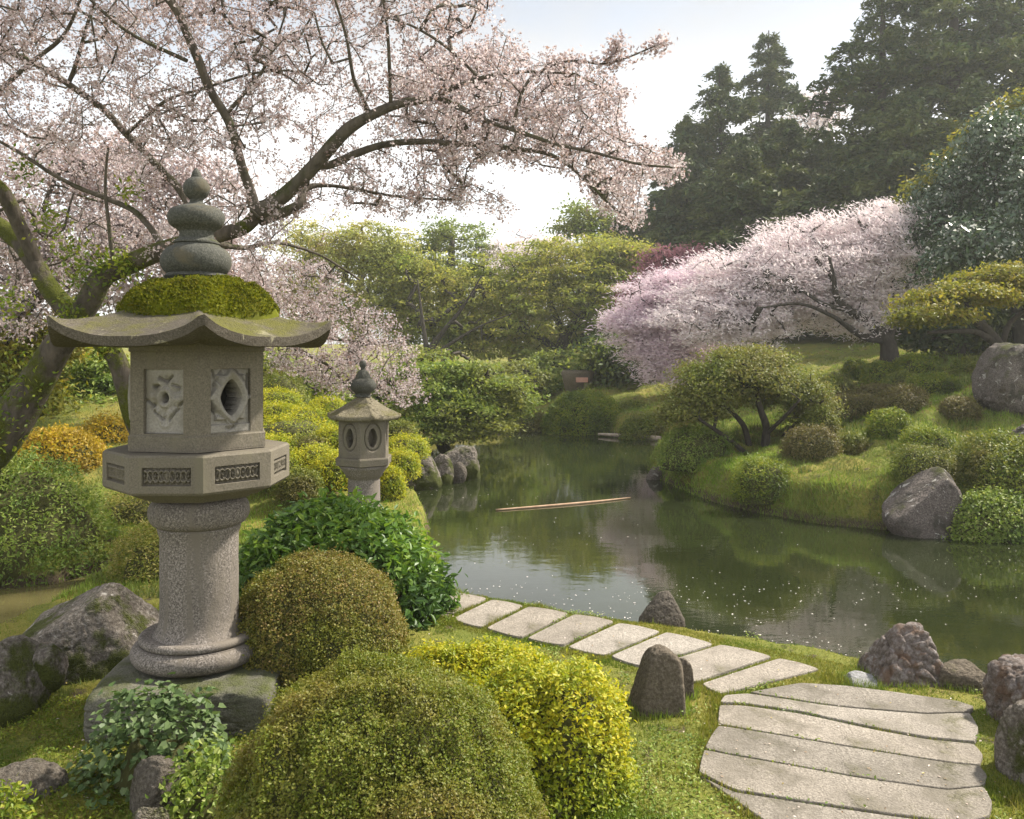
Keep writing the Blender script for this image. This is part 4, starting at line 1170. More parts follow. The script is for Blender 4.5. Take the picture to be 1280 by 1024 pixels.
def tree(name, label, trunks, crowns, natt, nper, clr, L, Wd, leaf, seed, bark=bark_dark, flat=.45, up=.6, shell=.5, group=None, cat="tree", twig=.010, rmax=.05, lowz=-1.0, sweep=None, crown_name="crown", under=0.0, step=None, jl=.5, keepatt=None):
    rg = np.random.default_rng(seed)
    f0 = trunks[0][0]
    base = P(f0[0], f0[1], f0[2])
    gz = float(ground_z(base[0], base[1]))
    root = thing(name, label, cat, (base[0], base[1], gz), group)
    A = Acc(); nodes = []
    for k, t in enumerate(trunks):
        p, r = ppath(t)
        if k == 0:
            p = np.vstack([[p[0][0], p[0][1], gz - .2], p]) if p[0][2] > gz else p
            r = np.append(r[0] * 1.25, r) if len(r) < len(p) else r
        A.add(*tube(p, r, 8, .12, seed + k)); nodes.append(p[len(p) // 3:] if k == 0 else p[1:])
    A.mk("trunk", bark, root)
    nodes = np.concatenate(nodes)
    C = np.array([P(c[0], c[1], c[2]) for c in crowns])
    R = np.array([(c[3] / F * c[2], c[3] / F * c[2] * (c[5] if len(c) > 5 else .8), c[4] / F * c[2]) for c in crowns])
    w = (R[:, 0] * R[:, 2]) ** .9; w = w / w.sum()
    ci = rg.choice(len(C), natt, p=w)
    D = unit(rg.normal(size=(natt, 3)))
    D[:, 2] = np.where(D[:, 2] < lowz, -D[:, 2], D[:, 2])
    rad = 1 - shell * rg.random(natt) ** 1.4
    att = C[ci] + D * R[ci] * rad[:, None]
    att = att * 1.0
    if keepatt is not None:
        kk = keepatt(att); att, ci = att[kk], ci[kk]
    step = step or clr * .9
    pos, ch, cnt = grow(nodes, att, step, rg)
    B = Acc()
    for ids in ch:
        c = cnt[ids].copy(); c[0] = min(c[0], c[1] * 1.3 + 1)
        B.add(*tube(pos[ids], np.minimum(twig * np.maximum(c, .6) ** .45, rmax), 4))
    if B.n: B.mk("branches", bark, root)
    n = len(att) * nper
    a = np.repeat(att, nper, 0); cc = np.repeat(C[ci], nper, 0); rr = np.repeat(R[ci], nper, 0)
    size = np.repeat(rg.uniform(.6, 1.35, len(att)), nper)[:, None]
    p = a + rg.normal(size=(n, 3)) * np.array([clr, clr, clr * flat]) * size
    o = unit((p - cc) / rr)
    nn = unit(o * (1 - up) + np.array([0, 0, up]) + rg.normal(size=p.shape) * jl)
    dirs = None
    if sweep is not None:
        dirs = unit(np.asarray(sweep, float) + o * .5 + rg.normal(size=p.shape) * .35)
    LL = L * rg.uniform(.6, 1.35, n)
    V, f = leaf_quads(p, nn, LL, LL * (Wd / L), rg, dirs=dirs)
    mk(crown_name, V, f, leaf, root)
    return root

lf_olive = M_leaf("spring_leaves_olive", [(0.17, 0.20, 0.034), (0.245, 0.27, 0.048), (0.31, 0.31, 0.07), (0.28, 0.245, 0.08)], [(0.13, 0.185, 0.034), (0.20, 0.255, 0.05)], .35, .55, .5, .2)
lf_pale = M_leaf("spring_leaves_pale", [(0.26, 0.26, 0.07), (0.34, 0.33, 0.10), (0.40, 0.36, 0.13), (0.34, 0.28, 0.11)], [(0.20, 0.24, 0.06), (0.28, 0.30, 0.08)], .35, .45, .5, .2)
lf_green = M_leaf("layered_green_leaves", [(0.085, 0.14, 0.024), (0.13, 0.20, 0.034), (0.19, 0.25, 0.044), (0.25, 0.29, 0.06)], [(0.14, 0.16, 0.034), (0.20, 0.21, 0.045)], .5, .42, .5, .25)
lf_dark = M_leaf("evergreen_needles", [(0.020, 0.042, 0.018), (0.034, 0.060, 0.022), (0.055, 0.085, 0.028), (0.080, 0.105, 0.035)], [(0.075, 0.098, 0.024), (0.12, 0.135, 0.04)], .7, .15, .6, .2)
lf_canopy = M_leaf("canopy_leaves", [(0.10, 0.12, 0.024), (0.15, 0.165, 0.034), (0.20, 0.20, 0.044), (0.18, 0.15, 0.05)], [(0.09, 0.13, 0.024), (0.14, 0.18, 0.034)], .9, .35, .5, .2)
lf_maple = M_leaf("maple_leaves", [(0.15, 0.17, 0.016), (0.22, 0.225, 0.022), (0.29, 0.26, 0.03), (0.24, 0.18, 0.04)], [(0.10, 0.12, 0.016), (0.15, 0.16, 0.022)], .8, .4, .5, .2)
lf_cam = M_leaf("camellia_leaves", [(0.022, 0.055, 0.024), (0.034, 0.078, 0.032), (0.055, 0.10, 0.042), (0.09, 0.13, 0.06)], [(0.03, 0.06, 0.03), (0.075, 0.105, 0.06)], .5, .2, .26, .6)
pet_hero = M_petal("cherry_blossom", [(0.46, 0.38, 0.395), (0.54, 0.47, 0.48), (0.60, 0.54, 0.545), (0.36, 0.265, 0.26), (0.63, 0.575, 0.575), (0.50, 0.42, 0.43), (0.25, 0.165, 0.125), (0.43, 0.33, 0.32)], .58)
pet_pale = M_petal("pale_blossom", [(0.80, 0.71, 0.72), (0.86, 0.79, 0.79), (0.72, 0.61, 0.64), (0.88, 0.83, 0.82), (0.64, 0.52, 0.53)], .5)
pet_lilac = M_petal("lilac_blossom", [(0.72, 0.59, 0.65), (0.80, 0.69, 0.73), (0.62, 0.47, 0.55), (0.84, 0.76, 0.78)], .5)
pet_purple = M_petal("purple_leaves", [(0.30, 0.12, 0.15), (0.38, 0.17, 0.20), (0.24, 0.09, 0.12), (0.46, 0.26, 0.28)], .35)
pet_white = M_petal("white_blossom", [(0.72, 0.72, 0.66), (0.80, 0.80, 0.76), (0.62, 0.62, 0.58)], .3)

# round canopy tree on the right bank
tree("canopy_tree", "small round canopied tree with several dark stems on the right bank", [[(958, 582, 14.2, 15.8), (956, 560, 14.2, 11.9), (958, 535, 14.2, 9.9), (950, 510, 14.1, 7.9), (945, 488, 14.0, 5.3)],
      [(948, 582, 14.1, 9.2), (930, 565, 14.0, 7.3), (905, 545, 13.8, 5.9), (875, 525, 13.6, 4.0)], [(946, 578, 14.2, 9.2), (936, 555, 14.3, 7.9), (928, 530, 14.4, 6.6), (900, 500, 14.4, 4.0)],
      [(966, 580, 14.3, 9.2), (972, 558, 14.3, 7.9), (990, 535, 14.4, 5.9), (1012, 515, 14.5, 4.0)], [(958, 542, 14.2, 5.9), (980, 522, 13.8, 4.6), (1000, 500, 13.5, 3.3)]],
     [(930, 478, 14.45, 88, 32, .85), (880, 503, 14.15, 52, 20, .9), (985, 497, 14.65, 52, 26, .9), (940, 457, 14.55, 58, 22, 1.0), (850, 518, 14.05, 24, 10), (1015, 510, 14.75, 24, 14), (866, 522, 14.1, 40, 16), (1010, 520, 14.9, 28, 26), (940, 502, 15.0, 74, 20)],
     430, 170, .13, .050, .026, lf_canopy, 301, flat=.45, lowz=-.25, twig=.008, rmax=.05, shell=.6)
# amber-green umbrella tree on the slope, right edge
tree("umbrella_tree", "yellow green flat topped maple leaning over the slope at the right edge", [[(1250, 442, 16.5, 20), (1243, 425, 16.5, 15), (1228, 408, 16.4, 13), (1205, 392, 16.2, 10), (1180, 392, 16.0, 7), (1155, 402, 15.8, 4)],
      [(1246, 430, 16.5, 10), (1222, 416, 16.3, 8), (1195, 414, 16, 6), (1160, 416, 15.8, 4)], [(1238, 420, 16.5, 10), (1222, 395, 16.6, 8), (1200, 372, 16.7, 6), (1185, 355, 16.8, 4)], [(1252, 436, 16.6, 8), (1262, 405, 16.8, 7), (1290, 380, 17, 5)]],
     [(1195, 376, 16.3, 70, 20, .9), (1250, 352, 16.8, 60, 20, 1.0), (1145, 402, 15.9, 30, 14, 1.0), (1290, 376, 17.0, 60, 26, 1.0), (1170, 398, 16, 45, 16)],
     300, 75, .15, .085, .042, lf_maple, 302, flat=.35, lowz=-.2, twig=.008, rmax=.05, shell=.7)
# big feathery cherry right of centre
tree("cherry_tree", "wide feathery pale cherry in full bloom on the right slope with a dark mossy trunk", [[(1112, 446, 23, 23.9), (1108, 425, 23, 18.1), (1088, 405, 22.8, 15.2), (1062, 388, 22.4, 10.9), (1046, 372, 22.2, 8.0), (1042, 345, 22, 5.2), (1036, 320, 22, 3.0)],
      [(1102, 424, 23, 12.4), (1078, 420, 22.6, 9.5), (1055, 405, 22.2, 6.6), (1040, 395, 22, 5.2), (1000, 380, 21.6, 3.7), (950, 385, 21.4, 2.3)], [(1060, 388, 22.4, 6.6), (1030, 380, 22, 5.2), (1000, 362, 22, 3.7), (960, 340, 22, 2.3)], [(1110, 430, 23, 10.9), (1118, 395, 23.2, 8.0), (1112, 340, 23.4, 5.2), (1100, 290, 23.4, 3.0)]],
     [(1085, 330, 23.5, 72, 78, .7), (1035, 330, 23.3, 72, 62, .7), (985, 352, 23.1, 90, 62, .6), (925, 358, 23.3, 72, 48, .6), (900, 395, 22.9, 92, 40, .6), (1060, 385, 23.2, 66, 38, .6), (1000, 300, 23.7, 66, 26, .6), (940, 408, 22.7, 70, 26, .6), (1105, 280, 23.9, 44, 30, .7)],
     1000, 120, .24, .12, .026, pet_pale, 303, flat=.35, up=.35, shell=.75, twig=.010, rmax=.09, sweep=(-.8, -.1, .25), crown_name="blossom", jl=.7)
tree("cherry_tree", "lilac tinted cherry reaching down to the pond left of the wide pale cherry", [[(880, 500, 25.5, 20), (872, 460, 25.4, 16), (850, 420, 25.2, 12), (830, 390, 25, 8), (815, 370, 25, 5)], [(872, 455, 25.4, 12), (850, 450, 25, 9), (815, 440, 24.8, 5)]],
     [(835, 375, 25, 62, 40, .6), (812, 412, 24.8, 52, 38, .6), (850, 430, 24.8, 66, 34, .6), (840, 462, 24.6, 46, 22, .6), (880, 345, 25.2, 50, 26, .6), (790, 405, 25, 32, 20)],
     520, 115, .26, .13, .028, pet_lilac, 304, flat=.35, up=.35, shell=.75, twig=.010, rmax=.08, sweep=(-.85, -.1, .15), crown_name="blossom", jl=.7)
tree("purple_tree", "reddish purple leaved tree behind the lilac cherry", [[(850, 470, 29, 8.5), (848, 400, 29, 5.9), (846, 340, 29, 2.6)]],
     [(842, 328, 31.5, 36, 20, .8), (862, 335, 31.5, 28, 24, .8), (815, 350, 31.3, 24, 24), (795, 372, 31.1, 18, 22)], 120, 70, .30, .17, .06, pet_purple, 305, sweep=(-.2, 0, .9), twig=.02)
# glossy evergreen with pale flowers at the right edge
cam_t = tree("camellia_tree", "dark glossy evergreen tree with small white flowers at the right edge", [[(1290, 430, 24, 40), (1280, 360, 24, 30), (1262, 280, 24, 20), (1255, 210, 24, 10)]],
     [(1225, 262, 23.3, 78, 72, .8), (1275, 215, 24, 72, 78, .8), (1180, 278, 23.1, 36, 36, .9), (1210, 310, 20.4, 58, 34, .9), (1310, 270, 21, 80, 90, .9), (1245, 175, 22, 40, 30)],
     520, 90, .22, .15, .075, lf_cam, 306, flat=.7, up=.35, shell=.5, twig=.012)
cm = next(c for c in cam_t.children if c.name.startswith("crown")).data
cv = np.empty(len(cm.vertices) * 3, np.float32); cm.vertices.foreach_get("co", cv)
cv = cv.reshape(-1, 4, 3).mean(1) + LOC[cam_t.name]
rg = np.random.default_rng(66)
cv = cv[(rg.random(len(cv)) < .05) & (fbm(cv * .7, 2, 4) > -.1)]
fp = np.repeat(cv, 3, 0) + rg.normal(size=(len(cv) * 3, 3)) * .05
V, f = leaf_quads(fp, unit(rg.normal(size=fp.shape) + [0, -.6, .5]), .085, .06, rg)
mk("flowers", V, f, pet_white, cam_t)
tree("bright_tree", "bright yellow green tree top rising above the white flowered evergreen at the right edge", [[(1300, 430, 25, 30), (1290, 250, 25, 20), (1280, 170, 25, 8)]],
     [(1265, 168, 25, 50, 34, .8), (1225, 195, 25, 44, 26, .8), (1180, 228, 25, 36, 18, .8), (1300, 140, 25, 40, 34), (1160, 250, 25.5, 22, 16)], 200, 70, .28, .17, .085, lf_maple, 307, twig=.012)
# hazy yellow-green trees at the head of the pond
tree("spring_tree", "wide olive green tree with a dark leaning trunk in the middle beyond the pond", [[(706, 500, 37, 24), (704, 468, 37, 20), (700, 440, 37, 17), (712, 412, 36.8, 12), (735, 385, 36.6, 8), (760, 350, 36.8, 4)], [(704, 450, 37, 12), (680, 425, 36.6, 10), (645, 410, 36.2, 7), (605, 408, 36, 4)], [(702, 440, 37, 10), (740, 415, 36.6, 8), (785, 405, 36.4, 4)], [(706, 425, 37, 10), (690, 385, 37.2, 7), (668, 345, 37.4, 4)]],
     [(655, 402, 36.2, 82, 36, .8), (740, 362, 36.8, 74, 36, .8), (690, 372, 37, 80, 46, .8), (705, 322, 38, 76, 28, .8), (768, 325, 38, 46, 26, .8), (640, 440, 35.8, 62, 26, .8), (760, 410, 36.4, 48, 34, .8), (650, 355, 37.4, 44, 36, .8)],
     620, 70, .28, .16, .07, lf_olive, 310, flat=.32, up=.7, shell=.75, twig=.011, rmax=.09, lowz=-.5, group="hazy spring trees beyond the pond")
tree("spring_tree", "olive green tree with a forked black trunk left of the middle beyond the pond", [[(532, 500, 34, 13.7), (535, 465, 34, 12.6), (540, 435, 34, 9.3), (556, 412, 34, 6.0), (578, 385, 34, 3.8), (602, 345, 34, 1.6)], [(536, 450, 34, 7.1), (566, 428, 33.6, 4.4), (600, 408, 33.4, 2.7), (640, 392, 33.4, 1.6)], [(534, 440, 34, 7.1), (528, 400, 34.2, 4.4), (522, 350, 34.4, 1.6)]],
     [(575, 372, 36.5, 58, 42, .8), (525, 345, 37.1, 60, 36, .8), (545, 410, 36.1, 56, 36, .8), (595, 420, 35.9, 52, 34, .8), (500, 400, 36.7, 50, 40, .8), (600, 340, 37.1, 34, 26)],
     430, 66, .27, .155, .07, lf_olive, 311, flat=.32, up=.65, shell=.8, twig=.011, rmax=.09, group="hazy spring trees beyond the pond")
tree("spring_tree", "pale straw coloured tree in new leaf left beyond the pond, behind the cherry branches", [[(440, 500, 52, 22), (444, 430, 52, 18), (450, 360, 52, 10), (455, 300, 52, 5)], [(446, 420, 52, 10), (410, 370, 52, 7), (380, 320, 52, 4)], [(446, 420, 52, 10), (480, 380, 52, 7), (505, 330, 52, 4)]],
     [(440, 315, 38, 76, 44, .8), (385, 305, 38.4, 60, 36, .8), (480, 320, 38, 52, 44, .8), (440, 380, 37.6, 90, 48, .8), (370, 370, 37.6, 60, 44, .8), (500, 360, 37.6, 44, 44)],
     520, 60, .34, .17, .07, lf_pale, 312, flat=.4, up=.5, shell=.8, twig=.012, rmax=.09, group="hazy spring trees beyond the pond")
tree("spring_tree", "green tree standing right of the middle behind the olive tree, beside the purple tree", [[(790, 470, 40, 20), (785, 420, 40, 16), (780, 350, 40, 8), (775, 315, 40, 4)]],
     [(790, 335, 40, 44, 30, .8), (755, 312, 40.5, 44, 20, .8), (800, 370, 39.6, 40, 40), (770, 400, 39, 44, 44)], 240, 60, .34, .18, .08, lf_olive, 313, flat=.4, up=.5, shell=.8, twig=.012, group="hazy spring trees beyond the pond")
tree("spring_tree", "pale feathery yellow green tree farthest back in the middle, between the two olive trees", [[(645, 470, 46, 12), (648, 420, 46, 9), (650, 360, 46, 4)]],
     [(640, 395, 46, 70, 50, .8), (560, 400, 46, 60, 50, .8), (720, 400, 46, 70, 50, .8), (650, 360, 46.5, 50, 26, .8)], 300, 55, .5, .24, .11, lf_pale, 331, flat=.45, up=.5, shell=.8, twig=.014, group="hazy spring trees beyond the pond")
tree("dark_tree", "dark green round topped tree far behind the olive trees left of the middle", [[(560, 470, 50, 18), (562, 380, 50, 14), (565, 300, 50, 7)], [(562, 360, 50, 8), (590, 330, 50, 5)]],
     [(566, 290, 50, 44, 14, .9), (550, 305, 50, 34, 12, .9), (590, 312, 50, 30, 16, .9), (530, 322, 50, 42, 18, .9), (575, 342, 49.5, 50, 20, .9), (500, 345, 50, 50, 26, .9)], 200, 60, .36, .20, .10, lf_green, 314, flat=.3, up=.7, twig=.014)
tree("pale_cherry_tree", "faint pale pink cherry far behind the olive trees under the gap of sky", [[(640, 470, 50, 12), (642, 380, 50, 9), (648, 340, 50, 6), (655, 318, 50, 3)], [(645, 352, 50, 5), (620, 330, 50, 3)], [(646, 345, 50, 5), (678, 322, 50, 3)]],
     [(655, 312, 50, 44, 24, .8), (630, 325, 50, 34, 20, .8), (690, 316, 42, 36, 18, .8), (660, 345, 42, 50, 26)], 170, 42, .42, .22, .10, pet_pale, 315, flat=.4, twig=.018, crown_name="blossom")
tree("far_tree", "small pale green tree on the skyline under the cherry branch tip", [[(740, 400, 48, 8), (742, 320, 48, 6), (738, 270, 48, 3)]], [(735, 265, 48, 28, 12, .8), (755, 285, 48, 34, 18, .8), (720, 285, 48, 22, 12)], 70, 50, .5, .25, .12, lf_green, 316, twig=.02)
tree("layered_tree", "layered green tree with flat leaf pads leaning over the water left of the middle", [[(552, 560, 20.2, 16), (562, 540, 20.2, 13), (578, 520, 20.1, 10), (592, 500, 20, 8), (600, 475, 20, 5)], [(562, 540, 20.2, 9), (545, 515, 20, 7), (530, 490, 20, 5)], [(574, 524, 20.1, 8), (610, 510, 20, 6), (650, 508, 20.4, 4)]],
     [(575, 462, 20.4, 58, 12, .9), (610, 478, 20.2, 60, 13, .9), (560, 488, 20.0, 58, 13, .9), (632, 503, 20.2, 46, 16, .9), (590, 508, 19.6, 60, 14, .9), (545, 525, 19.4, 44, 14, .9), (605, 532, 19.4, 44, 12, .9), (530, 500, 20, 34, 20, .9), (565, 545, 19.2, 46, 9, .9)],
     420, 70, .17, .10, .048, lf_green, 317, flat=.30, up=.8, shell=.8, twig=.008, rmax=.05)
tree("layered_tree", "soft green layered tree seen between the two mossy cherry stems at left", [[(112, 590, 17, 16), (114, 540, 17, 12), (112, 490, 17, 8), (110, 450, 17, 4)]],
     [(110, 452, 17, 40, 16, .9), (85, 475, 17, 48, 14, .9), (135, 480, 17, 36, 16, .9), (100, 505, 16.7, 58, 16, .9), (80, 530, 16.5, 52, 14, .9), (140, 515, 16.5, 34, 20, .9), (120, 548, 16.3, 50, 14)], 240, 66, .18, .11, .05, grn, 318, flat=.35, up=.7, shell=.8, twig=.01)
tree("green_understory_tree", "green leafy tree behind the tall lantern, seen past the right edge of its fire box", [[(330, 560, 17.5, 14), (332, 510, 17.5, 11), (335, 460, 17.5, 5)]],
     [(345, 462, 17.5, 46, 22, .8), (290, 470, 17.8, 60, 30, .8), (230, 480, 17.6, 60, 34, .8), (390, 480, 17.6, 40, 24, .8), (320, 505, 17.2, 70, 30, .8), (190, 500, 17.2, 50, 30, .8)], 260, 66, .20, .12, .055, lf_green, 332, twig=.011, flat=.4, up=.6)
tree("bright_bush_tree", "bright yellow green leafy tree at the left edge behind the mossy trunk", [[(20, 600, 15.5, 16), (24, 540, 15.5, 12), (30, 480, 15.5, 8), (40, 430, 15.5, 4)]],
     [(40, 425, 15.5, 54, 30, .8), (5, 470, 15.3, 60, 40, .8), (80, 425, 15.6, 46, 26, .8), (-30, 530, 15, 70, 50), (30, 510, 15, 40, 30)], 240, 60, .22, .13, .06, lf_maple, 319, flat=.5, twig=.01)
tree("dark_understory_tree", "shaded dark evergreen mass in the middle distance under the lilac cherry", [[(800, 520, 28, 14), (802, 480, 28, 12), (800, 440, 28, 6)]], [(800, 462, 28, 46, 30, .8), (845, 478, 28.5, 50, 30, .8), (770, 445, 28.5, 40, 30)], 180, 60, .3, .2, .1, lf_dark, 320, twig=.014)
tree("dark_understory_tree", "shaded dark evergreen under the umbrella tree at the right edge", [[(1200, 440, 25, 14), (1202, 415, 25, 12), (1200, 385, 25, 6)]], [(1190, 402, 25, 56, 34, .8), (1260, 400, 25.5, 56, 36, .8), (1140, 410, 25.5, 40, 26)], 180, 60, .3, .2, .1, lf_dark, 321, twig=.014)
tree("green_understory_tree", "green undergrowth tree behind the layered tree on the far left shore", [[(500, 560, 22, 12), (502, 520, 22, 10), (505, 470, 22, 6)]], [(500, 475, 22, 52, 26, .8), (470, 510, 22, 46, 36, .8), (525, 455, 22.5, 40, 16), (690, 470, 30, 50, 30), (650, 480, 29, 44, 30)], 240, 60, .24, .15, .07, lf_green, 322, twig=.012, flat=.4)
tree("green_understory_tree", "bright green low tree right of the dark leaning trunk beyond the pond", [[(775, 500, 29, 10), (776, 470, 29, 8), (770, 440, 29, 4)]], [(765, 448, 28, 38, 20, .8), (790, 430, 28.5, 30, 24)], 90, 60, .26, .17, .08, lf_green, 323, twig=.012, flat=.4)

# conifers
def conifer(label, px, yt, Y, wpx, seed, yb=430, dens=1.0, name="conifer", group="tall dark conifers on the right", open_=0.0, clump=1.0):
    rg = np.random.default_rng(seed)
    t, b = P(px, yt, Y), P(px, yb, Y)
    gz = float(ground_z(b[0], b[1]))
    root = thing(name, label, "conifer", (b[0], b[1], gz), group)
    H = t[2] - gz
    k = 24
    tz = np.linspace(0, 1, k)
    tp = np.column_stack([b[0] + .12 * np.sin(tz * 5 + seed), Y + 0 * tz, gz - .3 + (H + .1) * tz])
    V, f = tube(tp, .022 * H * (1 - tz) ** .9 + .03, 8, .1, seed)
    mk("trunk", bark_dark, root) if False else mk("trunk", V, f, bark_dark, root, True)
    Rm = 1.6 * wpx / F * Y
    B = Acc(); pts, dirs, szs = [], [], []
    zz = .12
    while zz < .99:
        rad = Rm * min((1 - zz) ** .70, (1 - zz) * 3.0) * (1 if zz > .25 else .8 + .8 * zz)
        for q in range(int(rg.integers(4, 8))):
            a = rg.uniform(0, 2 * np.pi)
            r = rad * rg.uniform(.45, 1.28) + .10
            m = 6
            s = np.linspace(0, 1, m)
            z0 = zz * H + rg.uniform(-.5, .5) * .02 * H
            drop = r * rg.uniform(-.05, .35)
            bx = np.column_stack([np.cos(a) * r * s, np.sin(a) * r * s, z0 + r * .30 * s - (drop + r * .25) * s ** 1.8])
            bx[:, :2] += b[:2]; bx[:, 2] += gz
            B.add(*tube(bx, .012 * r * (1 - s * .8) + .008, 4))
            n = int((22 + 90 * r / max(Rm, .1)) * dens)
            sp = rg.beta(1.6, 1.1, n)
            i = np.clip((sp * (m - 1)).astype(int), 0, m - 2)
            fr = sp * (m - 1) - i
            pp = bx[i] * (1 - fr)[:, None] + bx[i + 1] * fr[:, None]
            lat = rg.normal(size=n) * (.10 + .26 * (1 - sp)) * r * .7
            pp = pp + np.stack([-np.sin(a) * lat, np.cos(a) * lat, -np.abs(lat) * .45 + rg.normal(size=n) * .05], -1)
            pts.append(pp)
            dirs.append(unit(np.stack([np.cos(a) + 0 * lat - np.sin(a) * lat * 1.5, np.sin(a) + np.cos(a) * lat * 1.5, -.25 + 0 * lat], -1) + rg.normal(size=(n, 3)) * .45))
            szs.append(np.full(n, .55 + .65 * min(1, 1.6 * r / Rm)))
        zz += rg.uniform(.018, .036) * (1 + open_)
    B.mk("branches", bark_dark, root)
    p = np.concatenate(pts); d = np.concatenate(dirs); sz = np.concatenate(szs) * rg.uniform(.6, 1.3, len(p))
    # each sprig: three crossed narrow sprays
    p3 = np.repeat(p, 3, 0) + rg.normal(size=(len(p) * 3, 3)) * .10
    d3 = unit(np.repeat(d, 3, 0) + rg.normal(size=(len(p) * 3, 3)) * .5)
    s3 = np.repeat(sz, 3) * (Y / 42)
    nn = unit(np.array([0, 0, .8]) + rg.normal(size=p3.shape) * .6)
    V, f = leaf_quads(p3, nn, .38 * s3, .13 * s3, rg, dirs=d3)
    mk("needles", V, f, lf_dark, root)
    return root

conifer("pointed dark conifer at the left end of the conifer group, above the lilac cherry", 858, 148, 44, 62, 401, dens=.8)
conifer("broad dark conifer second from the left in the conifer group", 902, 82, 46, 92, 402)
conifer("slender conifer whose narrow top rises highest against the white sky", 962, 34, 50, 62, 403, dens=.8, open_=.3)
conifer("round topped dark conifer right of the slender one, above the wide pale cherry", 985, 150, 43, 88, 404)
conifer("low dark conifer behind the crown of the wide pale cherry", 925, 175, 41, 84, 405)
conifer("huge conifer with an open feathery left edge, cut by the top of the photograph", 1100, -70, 37, 92, 406, open_=.15)
conifer("huge dark conifer second from the right, cut by the top of the photograph", 1190, -130, 36, 110, 407)
conifer("huge dark conifer at the right edge, cut by the top and the side", 1275, -110, 37, 110, 408)
conifer("dark conifer filling the gap behind the white flowered evergreen", 1135, 120, 33, 92, 409)
conifer("conifer standing behind between the huge trees with light showing through", 1150, -20, 46, 90, 410, open_=.3)
conifer("short blue green conifer on the skyline under the tip of the cherry branch", 780, 268, 47, 46, 411, dens=.7, group=None)
conifer("dark conifer filling the notch under the thin pale tree", 1034, 172, 46, 60, 413)
conifer("bushy dark conifer low beside the bright tree top at right", 1215, 100, 32, 84, 412)
tree("pale_cherry_tree", "thin pale tree with bare pinkish crown between the slender conifer and the huge conifer", [[(1020, 260, 52, 6), (1020, 190, 52, 5), (1022, 140, 52, 3)], [(1020, 180, 52, 3), (1005, 150, 52, 2)], [(1020, 170, 52, 3), (1040, 140, 52, 2)]],
     [(1020, 125, 52, 26, 18, .8), (1002, 140, 52, 18, 16, .8), (1040, 142, 52, 20, 18, .8), (1020, 160, 52, 24, 16)], 130, 22, .36, .20, .09, pet_pale, 324, flat=.5, twig=.022, crown_name="blossom")
#@@SPLIT5
# ------------------------------------------------------------------ the great cherry at left
HC = thing("cherry_tree", "old mossy cherry tree at left spreading pink blossom branches over the stone lanterns", "tree", (-5.4, 8.5, float(ground_z(-5.4, 8.5))))
TR = [
    [(-190, 770, 8.6, 81), (-90, 640, 8.55, 67), (-10, 555, 8.45, 58), (38, 490, 8.4, 44), (72, 435, 8.3, 36), (98, 398, 8.2, 31), (112, 375, 8.15, 30), (130, 345, 8.1, 28), (155, 333, 8.0, 27), (190, 318, 7.9, 24), (235, 303, 7.75, 21), (275, 293, 7.6, 20), (305, 284, 7.5, 19), (322, 267, 7.4, 19)],
]
STEM2 = [(246, 760, 8.6, 44), (240, 660, 8.6, 36), (206, 590, 8.5, 30), (172, 530, 8.35, 27), (157, 482, 8.3, 25), (144, 446, 8.25, 24), (122, 420, 8.25, 28), (96, 402, 8.2, 32)]
